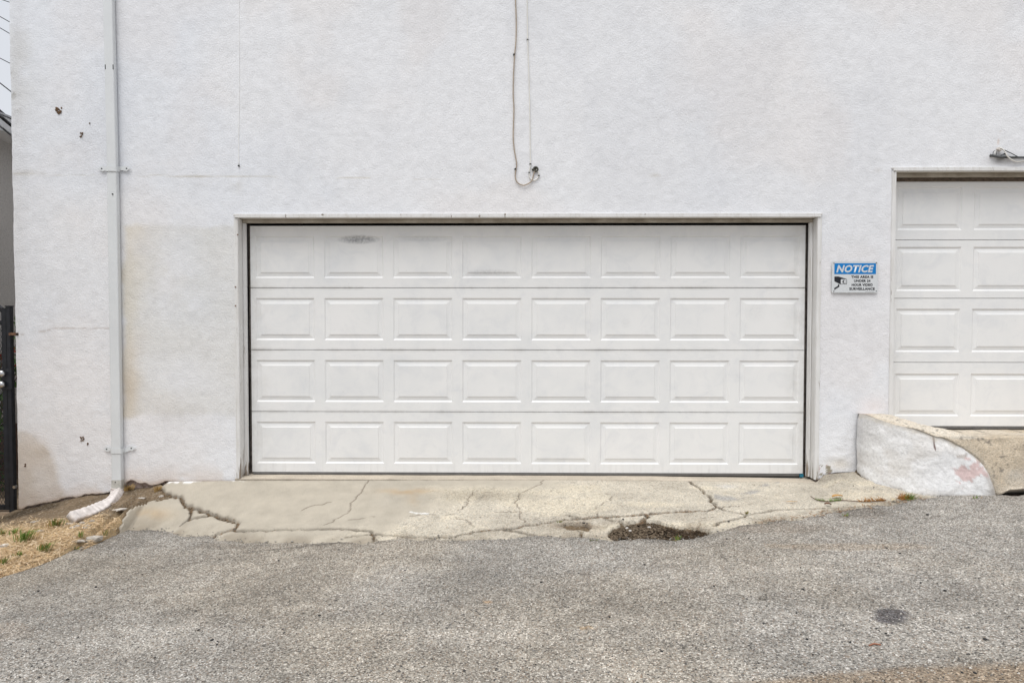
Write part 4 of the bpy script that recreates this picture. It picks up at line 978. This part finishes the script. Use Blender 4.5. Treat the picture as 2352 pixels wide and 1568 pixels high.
tag(mb.build('cable_plug', GROM, None, True), 'dark round plug where the two wall cables enter the wall', 'plug')
e = empty('painted_wire', P(549, 382), 'thin painted-over wire running straight down the wall near the downspout', 'wire')
MB().tube([P(549, -300, -.0)]+spline([P(549, -10, -.0), P(549.5, 220, -.0), P(548, 330, -.0), P(549, 380, -.0)], 5), .0045, 6).build('wire', WPAINT, e, True)
q = P(549, 381.5); MB().disc((q[0], q[2]), .007, -.012, .0, 8).build('nail', SCREW, e)

# conduit and connector above the right door
cj = lambda a, b, y: P(2229.5+a*.078125, 294+b*.078125, y)
GREYC = plain('grey_conduit', (.085, .088, .09), .5, var=.15); BEIGE = plain('beige_plastic', (.6, .56, .52), .5)
e = empty('conduit', cj(850, 860, 0), 'dark grey conduit clamped to the wall above the right garage door', 'conduit')
MB().tube(spline([cj(570, 800, -.006), cj(640, 815, -.016), cj(760, 842, -.02), cj(860, 858, -.02), cj(1000, 862, -.02), cj(1568, 872, -.02), cj(4500, 880, -.02)], 5), .0105, 10).build('pipe', GREYC, e, True)
q = cj(915, 845, 0); MB().box(q[0]-.016, q[0]+.016, -.034, 0, q[2]-.010, q[2]+.016).build('clamp', plain('galvanised_clamp', (.3, .31, .32), .5, .6), e, bevel=.005)
q = cj(900, 810, 0); MB().disc((q[0], q[2]+.004), .006, -.04, -.033, 8).build('screw', SCREW, e)
q = cj(785, 648, 0)
e = empty('cable_connector', q, 'small tilted beige connector block with loose wires above the conduit end', 'connector')
c_, s_ = math.cos(R(-28)), math.sin(R(-28)); mb = MB(); pol = [(-.019, -.012), (.019, -.012), (.019, .012), (-.019, .012)]
mb.prism([(q[0]+a*c_-b*s_, q[2]+a*s_+b*c_) for a, b in pol], -.034, -.008).build('block', BEIGE, e, bevel=.003)
MB().disc((q[0]+.006, q[2]), .004, -.0365, -.0335, 8).build('screw', SCREW, e)
for k, (a, b) in enumerate((((700, 665), (660, 790)), ((725, 690), (700, 795)), ((750, 710), (735, 800)))):
    MB().tube(spline([cj(*a, -.02), (cj(*a, -.03)+cj(*b, -.03))/2+np.array([-.006+.006*k, 0, 0]), cj(*b, -.018)], 5), .0025, 6).build('loose_wire', (SCREW, WHC, CLIP)[k], e, True)
mb = MB().tube(spline([cj(800, 600, -.02), cj(850, 582, -.024), cj(925, 605, -.03), cj(1000, 690, -.034), cj(1080, 830, -.036), cj(1200, 930, -.03), cj(1350, 990, -.025), cj(1568, 965, -.025), cj(2200, 820, -.02), cj(4500, 700, -.02)], 6), .0050, 8)
tag(mb.build('drooping_cable', WHC, None, True), 'white cable drooping in front of the conduit above the right garage door', 'cable')
mb = MB().tube(spline([cj(840, 625, -.02), cj(930, 640, -.02), cj(1010, 660, -.018), cj(1200, 750, -.018), cj(1400, 850, -.034), cj(1568, 885, -.036), cj(4500, 950, -.03)], 6), .0038, 8)
tag(mb.build('thin_cable', GREYC, None, True), 'thin dark cable slanting down to the conduit above the right garage door', 'cable')

# ------------------------------------------------------------------ notice sign
sg = lambda a, b, y: P((3080+a/9.225)*.6125, (950+b/9.225)*.6125, y)
YS_ = -.016
tl, br = sg(370, 278, YS_), sg(1945, 1362, YS_)
SN = empty('notice_sign', ((tl[0]+br[0])/2, 0, br[2]), 'blue and white notice sign about video surveillance beside the garage door', 'sign')
w, h = br[0]-tl[0], tl[2]-br[2]; cx, cz_ = (tl[0]+br[0])/2, (tl[2]+br[2])/2
SGW = plain('sign_white', (.62, .64, .655), .42, var=.02, scale=3); SGB = plain('sign_blue', (.0, .19, .53), .4, var=.05, scale=12); SGK = plain('sign_black', (.012, .013, .018), .45)
MB().prism([(cx+a, cz_+b) for a, b in rrect(w/2, h/2, .012)][::-1], YS_-.0012, YS_).build('plate', SGW, SN)
S_ = lambda a, b: (lambda p: (p[0], p[2]))(sg(a, b, YS_))
y1, y2 = YS_-.0021, YS_-.0014
a, b = S_(452, 342), S_(1885, 718); pol = [(a[0]+(b[0]-a[0])/2+u_, a[1]+(b[1]-a[1])/2+v_) for u_, v_ in rrect((b[0]-a[0])/2, (a[1]-b[1])/2, .006)]
pol[10:] = [(a[0], b[1]), (b[0], b[1])]
MB().prism(pol[::-1], y1, y2).build('header_band', SGB, SN)
def text(body, a, b, mat, y, shear=0, bold=0.0, nm='lettering'):
    # lettering fitted to the box a (top left) .. b (bottom right) of the sign
    cu = bpy.data.curves.new('t', 'FONT'); cu.body = body; cu.shear = shear; cu.offset = bold; cu.resolution_u = 3; cu.space_character = 1.06
    ob = bpy.data.objects.new('t', cu); COL.objects.link(ob); bpy.context.view_layer.update()
    me = bpy.data.meshes.new_from_object(ob.evaluated_get(bpy.context.evaluated_depsgraph_get())); bpy.data.objects.remove(ob)
    v = np.array([x_.co[:] for x_ in me.vertices]); lo, hi = v.min(0), v.max(0)
    A_, B_ = S_(*a), S_(*b)
    for x_ in me.vertices:
        x_.co = Vector((A_[0]+(x_.co.x-lo[0])/(hi[0]-lo[0])*(B_[0]-A_[0]), y, B_[1]+(x_.co.y-lo[1])/(hi[1]-lo[1])*(A_[1]-B_[1])))
    me.name = nm; return link(nm, me, mat, SN)
text('NOTICE', (515, 405), (1815, 662), SGW, y1-.0008, .26, .035)
text('THIS AREA IS', (1030, 768), (1795, 858), SGK, y1, 0, .042)
text('UNDER 24', (1125, 905), (1695, 993), SGK, y1, 0, .042)
text('HOUR VIDEO', (1047, 1042), (1770, 1132), SGK, y1, 0, .042)
text('SURVEILLANCE', (965, 1180), (1845, 1270), SGK, y1, 0, .042)
a, b = S_(1520, 1322), S_(1825, 1327); MB().box(a[0], b[0], y1, y2, b[1], a[1]).build('imprint_line', plain('sign_grey', (.25, .26, .27), .5), SN)
pic = lambda L, y=y1, y_=y2, m_=SGK, nm='camera_pictogram': MB().prism([S_(*p) for p in L][::-1], y, y_).build(nm, m_, SN)
pic([(446, 815), (460, 802), (590, 800), (860, 880), (880, 900), (882, 1045), (865, 1068), (650, 1066), (450, 965)])
pic([(668, 912), (685, 896), (850, 896), (866, 912), (866, 1040), (850, 1054), (668, 1054)], y1-.0008, y1-.0001, SGW, 'camera_front')
cc = lambda x_, y_, r_: [(x_+r_*math.cos(k*math.pi/10), y_+r_*math.sin(k*math.pi/10)) for k in range(20)][::-1]
pic(cc(778, 980, 55)[::-1], y1-.0016, y1-.0009, SGK, 'camera_lens'); pic(cc(800, 985, 56)[::-1], y1-.0017, y1-.0010, SGK, 'camera_lens'); pic(cc(807, 985, 43)[::-1], y1-.0024, y1-.0018, SGW, 'camera_lens')
pic([(572, 1062), (618, 1082), (618, 1155), (445, 1262), (443, 1200), (572, 1122)], nm='camera_arm')
for a in ((432, 340), (1897, 330), (430, 1308), (1896, 1304)): MB().disc(S_(*a), .0042, YS_-.003, YS_-.0013, 10).build('screw', SCREW, SN)

# ------------------------------------------------------------------ mud dauber remains on the wall
def nest(u, v, w, h, label, seed, drip=0):
    g = random.Random(seed); q = P(u, v); bm = bmesh.new()
    for k in range(9):
        m_ = Matrix.Translation((q[0]+g.uniform(-.5, .5)*w, -.004, q[2]+g.uniform(-.5, .5)*h)) @ Matrix.Diagonal((w*g.uniform(.15, .32), .006, h*g.uniform(.12, .3), 1)) @ Matrix.Rotation(g.uniform(0, 3), 4, 'Y')
        bmesh.ops.create_icosphere(bm, subdivisions=1, radius=1, matrix=m_)
    for v_ in bm.verts: v_.co += Vector((g.uniform(-.002, .002), g.uniform(-.002, .001), g.uniform(-.002, .002)))
    me = bpy.data.meshes.new('mud_nest'); bm.to_mesh(me); bm.free()
    tag(link('mud_nest', me, MUD), label, 'mud nest', 'scraped mud nests on the wall')
nest(136, 254, .045, .055, 'largest brown mud nest remnant high on the wall left of the downspout', 1)
nest(187.5, 310, .022, .034, 'narrow brown mud nest remnant just below the largest one', 2)
nest(189.5, 1007, .026, .034, 'brown mud speck on the wall above the lower downspout strap', 3)
nest(202, 1019, .012, .018, 'tiny brown mud speck nearest the lower downspout strap', 4)
nest(58, 1067, .012, .022, 'tiny brown mud speck on the stained corner by the gate', 5)
nest(206.5, 284, .008, .014, 'tiny dark mud speck on the wall between nests and downspout', 6)

# ------------------------------------------------------------------ rubble and stones
RUB = plain('broken_concrete', (.44, .40, .35), .9, var=.25, scale=40, bump=.006, bscale=70); RUBW = plain('pale_plaster_chunk', (.54, .50, .45), .9, var=.3, scale=40, bump=.004)
def chunk(u, v, w, d, h, label, seed, mat=RUB, rz=None, cat='rubble', group='broken chunks in the dirt strip', name='rubble_chunk', sink=.38):
    q = on_ground(u, v); g = random.Random(seed); me = rock(.5, seed, 1.0, 1)
    for v_ in me.vertices:
        if v_.co.z > .32: v_.co.z = .32+(v_.co.z-.32)*.25
        v_.co = Vector((v_.co.x*w, v_.co.y*d, v_.co.z*h))
    me.name = name; o = link(name, me, mat); o.location = Vector((q[0], q[1], G(q[0], q[1])+h*(.5-sink)-.01)); o.rotation_euler.z = g.uniform(-.6, .6) if rz is None else rz
    return tag(o, label, cat, group)
chunk(325, 1141, .075, .05, .018, 'small flat white plaster chip on bare dirt between pipe and slab', 11, RUBW)
chunk(274, 1169, .14, .09, .03, 'long white plaster chunk beside the broken slab corner', 12, RUBW, .35)
chunk(371, 1138, .06, .05, .035, 'small stone at the tip of the slab crack', 13)
chunk(218, 1236, .17, .10, .07, 'rough grey concrete lump at the asphalt edge near the slab', 14, RUB, .6)
chunk(176, 1241, .10, .07, .03, 'flat grey stone in the dry grass left of the concrete lump', 15)
chunk(10, 1252, .09, .07, .05, 'pale rock in the dry grass at the left edge', 16, RUBW)
chunk(92, 1217, .08, .06, .025, 'pale flat stone left of the grass by the elbow outlet', 17)
chunk(58, 1219, .10, .06, .025, 'flat buried stone just above the big green grass tuft', 18)
chunk(110, 1162, .075, .05, .02, 'white chip on dark soil against the wall foot', 19, RUBW)
chunk(86, 1195, .09, .06, .018, 'flat tan stone on bare soil left of the elbow outlet', 20)
for k, (u, v, w) in enumerate(((160, 1201, .07), (172, 1196, .06), (178, 1206, .08), (190, 1199, .06), (201, 1205, .055), (211, 1195, .05), (195, 1211, .05), (167, 1210, .05))):
    chunk(u, v, w, w*.8, .035, 'grey concrete crumb in the rubble pile below the elbow outlet', 30+k, RUB, None, 'rubble', 'rubble pile below the elbow')
DST = plain('dark_stone', (.035, .034, .033), .8, var=.4, scale=60); LST = plain('pale_stone', (.55, .52, .48), .8, var=.2, scale=40)
pm = [rock(.5, 200+k, .75, 1) for k in range(5)]
for me in pm: me.name = 'pebble'
def pebble(u, v, r, label, grp, mat, k):
    q = on_ground(u, v); me = pm[k % 5].copy(); me.materials.append(mat); o = bpy.data.objects.new('pebble', me); COL.objects.link(o)
    o.location = Vector((q[0], q[1], G(q[0], q[1])+r*.3+.008)); o.scale = (r*2, r*1.7, r*1.5); o.rotation_euler.z = k*1.7
    return tag(o, label, 'pebble', grp)
c8 = lambda a, b: (1739.5+a*.2604, 1225+b*.2604); c9 = lambda a, b: (a*.2604, 1225+b*.2604)
DK = [c8(*p) for p in ((1640,150),(1440,450),(1655,518),(1050,855),(820,975),(440,950),(490,1085),(400,505),(2010,950),(1135,897),(345,717),(10,1160),(1805,1245),(1920,1248),(690,512),(380,315),(1140,140))]
DK += [c9(*p) for p in ((1725,695),(1750,865),(1870,955),(1920,965),(1915,995),(2065,1045),(1885,522),(600,1305),(1105,690),(1365,1110),(340,520),(1255,372),(1100,200),(845,485),(350,1030))]
DK += [(1669,1240),(1689,1240),(1720,1239),(2067,1274),(1165,1262),(1243,1340),(734,1417),(757,1392),(1640,1350),(1480,1300),(1400,1420),(1520,1500),(1230,1530),(1010,1290),(640,1290),(1600,1460)]
for k, (u, v) in enumerate(DK): pebble(u, v, .006+.005*((k*37) % 11)/11, 'small dark pebble lying loose on the grey asphalt', 'dark pebbles scattered on the asphalt', DST, k)
for k, (u, v) in enumerate(((1673,1200.6),(1431,1195),(1341,1204),(1348,1205),(2007,1122),(2068,1138),(1960,1118))): pebble(u, v, .012 if k < 3 else .008, 'small dark pebble lying loose on the tan concrete apron', 'dark pebbles on the apron', DST, k)
pebble(2130, 1185, .014, 'single larger dark pebble on asphalt below the ramp side wall', None, DST, 3)
for k, (a, lb) in enumerate(((c8(790, 1215), 'rounded pale pebble on asphalt near the brown strip'), (c8(1520, 1145), 'oval pale pebble lying on the brown strip edge'), ((1491, 1214), 'pale stone on the mulch in the middle of the pothole'), ((1447, 1222), 'pale stone on the mulch at the pothole front'), ((1440, 1216), 'pale stone on the mulch at the pothole left'))):
    pebble(*a, .013, lb, None, LST, k)
tw = c8(985, 1008); tw2 = c8(1090, 1002); a, b = on_ground(*tw), on_ground(*tw2)
tag(MB().tube([a+[0,0,.012], (a+b)/2+[0,.01,.014], b+[0,0,.012]], .004, 6).build('stick', plain('red_brown_stick', (.28, .13, .08), .8)), 'thin reddish stick on the asphalt near the brown strip', 'stick')

# ------------------------------------------------------------------ weeds and litter
GRN = [plain('grass_green', (.15, .25, .05), .6, var=.35, scale=30), plain('dry_straw', (.42, .28, .11), .75, var=.3, scale=30), plain('olive_green', (.16, .20, .05), .6, var=.3, scale=30)]
def tuft(u, v, n, hgt, spread, label, seed, mat=0, lean=0, dry=True):
    q = on_ground(u, v); q[2] = G(q[0], q[1]); g = random.Random(seed); mbs = [MB(), MB()]
    for k in range(n):
        a = g.uniform(0, 2*math.pi); r0 = abs(g.gauss(0, spread*.45)); b = q+np.array([math.cos(a)*r0, math.sin(a)*r0*.6, -.004])
        H = hgt*1.35*g.uniform(.5, 1.1); o_ = np.array([math.cos(a)*g.uniform(.2, .9)+lean, math.sin(a)*g.uniform(.1, .6), 0])*H*.8
        w = np.array([-math.sin(a+1), math.cos(a+1), 0])*.0028
        p1 = b+o_*.35+np.array([0, 0, H*.6]); p2 = b+o_+np.array([0, 0, H*g.uniform(.55, .95)])
        mbs[1 if (dry and g.random() < .3) else 0].add([b-w, b+w, p1+w*.8, p1-w*.8, p2], [(0,1,2,3), (3,2,4)])
    e = empty('grass_tuft', q, label, 'grass', 'weeds and grass tufts')
    mbs[0].build('blades', GRN[mat], e)
    if mbs[1].v: mbs[1].build('dry_blades', GRN[1], e)
for a in ((55,1240,90,.085,.10,'largest green grass tuft in the dry strip at far left',1,0,.5),(127,1207,70,.06,.08,'grass tuft at the outlet of the white elbow',2,2,.2),(102,1262,60,.06,.07,'green grass tuft standing in pale dry grass near the asphalt',3,0,.7),
 (185,1233,28,.05,.035,'small green sprout right of the flat grey stone',4,0,0),(32,1226,34,.045,.04,'small green tuft above the largest grass tuft',5,0,0),(5,1229,36,.05,.05,'small green tuft cut by the left photo edge, upper of two',6,0,0),
 (41,1276,24,.04,.04,'small green tuft low in the pale dry grass',7,0,0),(7,1293,34,.05,.05,'small green tuft cut by the left photo edge, lower of two',8,0,.5),(172,1260,26,.035,.04,'flat olive sprout near the asphalt below the grey lump',9,2,.5),
 (238,1229,14,.06,.03,'thin yellow-green stalks rising beside the grey concrete lump',10,2,.3),(362,1128,60,.05,.03,'dry yellow weed at the slab tip by the wall',11,1,0),(293,1128,120,.06,.05,'dry yellow weeds at the foot of the downspout',12,1,0),
 (1943,1187,16,.035,.03,'small green sprout in the crumbled asphalt edge below the sprig',13,0,0),(2241,1146,16,.03,.03,'small green sprout at the foot of the ramp side wall',14,0,0),(1556,1238,14,.035,.02,'upright green sprout at the pothole rim',15,0,0),
 (1548,1244,18,.02,.03,'flat green weed in the asphalt below the pothole',16,2,0),(1365,1243,24,.022,.05,'flat green weed at the asphalt edge left of the pothole',17,2,0),(1286,1199,16,.02,.03,'green weed in the long apron crack',18,2,0),(1715,1178,20,.022,.03,'olive weed at the crack junction right of the pothole',19,2,0)):
    tuft(*a)
# dry straw and mulch: uncountable litter
g = random.Random(77)
def strewn(name, label, n, sampler, L0, L1, wd, mat, zoff=.004, tilt=.25):
    V = []; F = []
    for k in range(n):
        s_ = sampler()
        if s_ is None: continue
        x_, y_ = s_; z_ = float(G(x_, y_))+zoff; a = g.uniform(0, math.pi); L_ = g.uniform(L0, L1)/2
        d = np.array([math.cos(a), math.sin(a), g.uniform(-tilt, tilt)])*L_; w = np.array([-math.sin(a), math.cos(a), g.uniform(-.4, .4)])*wd*g.uniform(.6, 1.3)
        c_ = np.array([x_, y_, z_+abs(d[2])*.8]); i_ = len(V); V += [c_-d-w, c_-d+w, c_+d+w*.6, c_+d-w*.6]; F.append((i_, i_+1, i_+2, i_+3))
    return tag(mesh(name, V, np.array(F), mat), label, None, None, 'stuff')
def s_straw():
    u, v = g.uniform(-40, 270), g.uniform(1180, 1328); q = on_ground2(u, v)
    if q[1] < Ye(q[0])+.0: return None
    lim = 1195-.10*u+20*(fbm(np.array([q[0]]), np.array([q[1]]), 3, 3, 64)[0]-.5)
    if v < lim+8 and g.random() < .94: return None
    return q[0], q[1]
def on_ground2(u, v):      # quick ground hit by fixed-point iteration
    d = ray(u, v); t = 5.0
    for _ in range(12):
        p = CAM+d*t; z_ = float(G(p[0], p[1])); t = t*.4+.6*min(7, (z_-CAM[2])/d[2])
    return CAM+d*t
LIT = Mat('leaf_litter', rough=.85); f = LIT.noise(60, 3); LIT.color(LIT.ramp(f, [(.3, (.09, .06, .04)), (.5, (.22, .13, .07)), (.7, (.40, .27, .15))]))
STRAW = Mat('straw', rough=.85); f = STRAW.noise(35, 3); STRAW.color(STRAW.ramp(f, [(.3, (.45, .30, .16)), (.5, (.66, .49, .30)), (.7, (.80, .68, .50))]))
strewn('dry_grass_litter', 'pale dry grass litter covering the dirt strip', 5000, s_straw, .02, .06, .0018, STRAW.m, .004, .5)
crk = [(hw, densify(L, .004)) for hw, L in CR]
def s_crack():
    hw, L = crk[g.choice((0, 0, 0, 0, 5, 5, 5, 4, 7, 3, 6, 8))]; p = L[g.randrange(len(L))]
    return p[0]+g.gauss(0, hw*.7+.004), p[1]+g.gauss(0, hw*.7+.004)
strewn('crack_litter', 'dry straw and debris caught in the apron cracks', 800, s_crack, .008, .03, .002, LIT.m, -.008)
def s_edge():
    x_ = g.uniform(1.6, 3.0); return x_, float(Ye(x_))+g.gauss(-.02, .03)
strewn('edge_litter', 'brown leaf bits along the crumbled asphalt edge', 190, s_edge, .008, .035, .004, LIT.m, .012)
MUL = Mat('wood_mulch', rough=.95, spec=.1); f = MUL.noise(70, 3); MUL.color(MUL.ramp(f, [(.3, (.022, .015, .01)), (.55, (.07, .048, .03)), (.75, (.2, .14, .09))]))
potw = np.array([on_ground(u, v)[:2] for u, v in POT])
def s_pot():
    x_, y_ = g.uniform(potw[:, 0].min(), potw[:, 0].max()), g.uniform(potw[:, 1].min(), potw[:, 1].max())
    return (x_, y_) if inpoly(np.array([x_]), np.array([y_]), potw)[0] else None
strewn('mulch', 'dark wood mulch filling the pothole', 2600, s_pot, .01, .04, .003, MUL.m, -.03, .5)
def s_asph():
    u = g.uniform(-30, 2390); v = 1230+(1568-1230)*g.random()**.8; p = on_asph(u, v); return (p[0], p[1]) if p[1] < Ye(p[0])-.05 else None
GRV = Mat('loose_grit', rough=.9); f = GRV.vor(60, 'Color'); GRV.color(GRV.ramp(GRV.sep(f, 0), [(0, (.05, .05, .05)), (.35, (.2, .19, .18)), (.7, (.4, .37, .33)), (1, (.66, .63, .58))]))
V = []; F = []; OC = np.array([(1,0,0),(0,1,0),(-1,0,0),(0,-1,0),(0,0,1),(0,0,-.4)], float); OF = [(0,1,4),(1,2,4),(2,3,4),(3,0,4),(1,0,5),(2,1,5),(3,2,5),(0,3,5)]
for k in range(4200):
    s_ = s_asph()
    if s_ is None: continue
    r_ = g.uniform(.002, .0055)*(1.5 if g.random() < .06 else 1); a = g.uniform(0, 6.3); ca, sa = math.cos(a), math.sin(a)
    z_ = float(G(*s_))+.0085; i_ = len(V)
    for o_ in OC: V.append((s_[0]+(o_[0]*ca*1.3-o_[1]*sa)*r_*g.uniform(.7, 1.2), s_[1]+(o_[0]*sa*1.3+o_[1]*ca)*r_*g.uniform(.7, 1.2), z_+o_[2]*r_*.9))
    F += [tuple(i_+j for j in f_) for f_ in OF]
tag(mesh('loose_grit', V, np.array(F), GRV.m), 'fine loose grit scattered over the asphalt', None, None, 'stuff')

SOILC = Mat('brown_soil', rough=.95, spec=.1); f = SOILC.noise(70, 3); SOILC.color(SOILC.ramp(f, [(.3, (.09, .068, .047)), (.55, (.16, .122, .085)), (.75, (.26, .21, .15))]))
def s_pot2():
    q_ = s_pot()
    return q_ if q_ and q_[0] < potw[:, 0].min()+(.42+.25*g.random())*np.ptp(potw[:, 0]) else None
strewn('soil_crumbs', 'lighter brown soil in the left of the pothole', 3600, s_pot2, .008, .03, .006, SOILC.m, -.024, .25)
V = []; F = []
for k in range(1100):                                   # crumbs of broken asphalt along the ragged edge
    x_ = g.uniform(-3.3, 3.3); y_ = float(Ye(x_))+g.gauss(-.05, .04); r_ = g.uniform(.002, .007)*(1.6 if g.random() < .08 else 1); a = g.uniform(0, 6.3); ca, sa = math.cos(a), math.sin(a)
    z_ = float(G(x_, y_))+.006; i_ = len(V)
    for o_ in OC: V.append((x_+(o_[0]*ca*1.3-o_[1]*sa)*r_*g.uniform(.6, 1.2), y_+(o_[0]*sa*1.3+o_[1]*ca)*r_*g.uniform(.6, 1.2), z_+o_[2]*r_*.8))
    F += [tuple(i_+j for j in f_) for f_ in OF]
CRB = Mat('asphalt_crumb', rough=.9); f = CRB.vor(60, 'Color'); CRB.color(CRB.ramp(CRB.sep(f, 0), [(0, (.08, .075, .07)), (.5, (.22, .207, .187)), (1, (.42, .4, .36))]))
tag(mesh('asphalt_crumbs', V, np.array(F), CRB.m), 'dark crumbs along the broken edge between asphalt and apron', None, None, 'stuff')

# sprig, fallen leaves
NEED = GRN[0]; ORG = plain('orange_dry_needles', (.42, .20, .05), .7, var=.4, scale=60); TWG = plain('twig_bark', (.12, .075, .05), .85)
cs = lambda a, b, dz=.008: (lambda q: np.array([q[0], q[1], G(q[0], q[1])+dz]))(on_ground(1653.75+a*.20833, 1041.25+b*.20833))
SP = empty('sprig', cs(1400, 530), 'fallen evergreen sprig with green and orange needles lying on the apron', 'twig')
path = spline([cs(1000, 497, .02), cs(1070, 522), cs(1200, 538), cs(1340, 525), cs(1560, 540), cs(1720, 535), cs(1830, 525)], 8)
MB().tube(path, .0035, 6).build('stem', TWG, SP, True)
mg_, mo = MB(), MB()
for k in range(260):
    t = g.random(); p = path[int(t*(len(path)-1))]; u_ = proj(*p)[0]
    d_ = np.array([g.uniform(-1, 1), g.uniform(-.6, .6), g.uniform(.0, 1.0)]); d_ /= np.linalg.norm(d_); L_ = g.uniform(.02, .04); w = np.cross(d_, [0, 1, .3])*.0022
    if 1875 < u_ < 1935: mg_.add([p-w, p+w, p+d_*L_], [(0,1,2)])
    elif 1978 < u_ < 2030: mo.add([p-w*1.5, p+w*1.5, p+d_*L_*1.3], [(0,1,2)])
mg_.build('green_needles', NEED, SP); mo.build('orange_needles', ORG, SP)
CL = empty('needle_cluster', cs(2060, 510), 'clump of orange and green evergreen needles at the asphalt edge', 'twig')
mg_, mo = MB(), MB()
for k in range(150):
    r_ = k < 80; p = cs((2020 if r_ else 2095)+g.gauss(0, 16), 512+g.gauss(0, 6)); d_ = np.array([g.uniform(-1, 1), g.uniform(-.5, .5), g.uniform(.1, 1.1)]); d_ /= np.linalg.norm(d_); L_ = g.uniform(.03, .07); w = np.cross(d_, [0, 1, .3])*.003
    (mo if r_ else mg_).add([p-w, p+w, p+d_*L_], [(0,1,2)])
mo.build('orange_needles', ORG, CL); mg_.build('green_needles', NEED, CL)
def leaf(a, b, L_, w, rz, label, mat, curl=.015):
    q = cs(a, b, .006); n = 7; V = []; F = []
    for k in range(n):
        t = k/(n-1); ww = w*math.sin(math.pi*min(1, t*.92+.06))**.8; z_ = curl*(1-4*(t-.5)**2)*.4+.006
        for s_ in (-1, 0, 1): V.append(((t-.5)*L_, s_*ww/2, z_+(curl*.6 if s_ else 0)))
    F = [(k*3+j, k*3+3+j, k*3+4+j, k*3+1+j) for k in range(n-1) for j in (0, 1)]
    o = MB().add(V, F).build('fallen_leaf', mat); o.location = Vector(q); o.rotation_euler.z = rz
    return tag(o, label, 'leaf', 'fallen leaves')
OL = plain('tan_leaf', (.46, .26, .09), .7, var=.2, scale=30)
leaf(1295, 492, .10, .045, .3, 'curled tan leaf lying just above the sprig on the apron', OL)
leaf(1190, 580, .05, .03, -.2, 'small brown leaf below the left end of the sprig', plain('brown_leaf', (.16, .08, .045), .7))
leaf(790, 548, .09, .012, .05, 'flat orange leaf scrap on the apron left of the sprig', OL, .004)
leaf(1920, 535, .05, .04, .5, 'pale curled leaf between the sprig and the needle clump', plain('pale_leaf', (.5, .42, .28), .8))
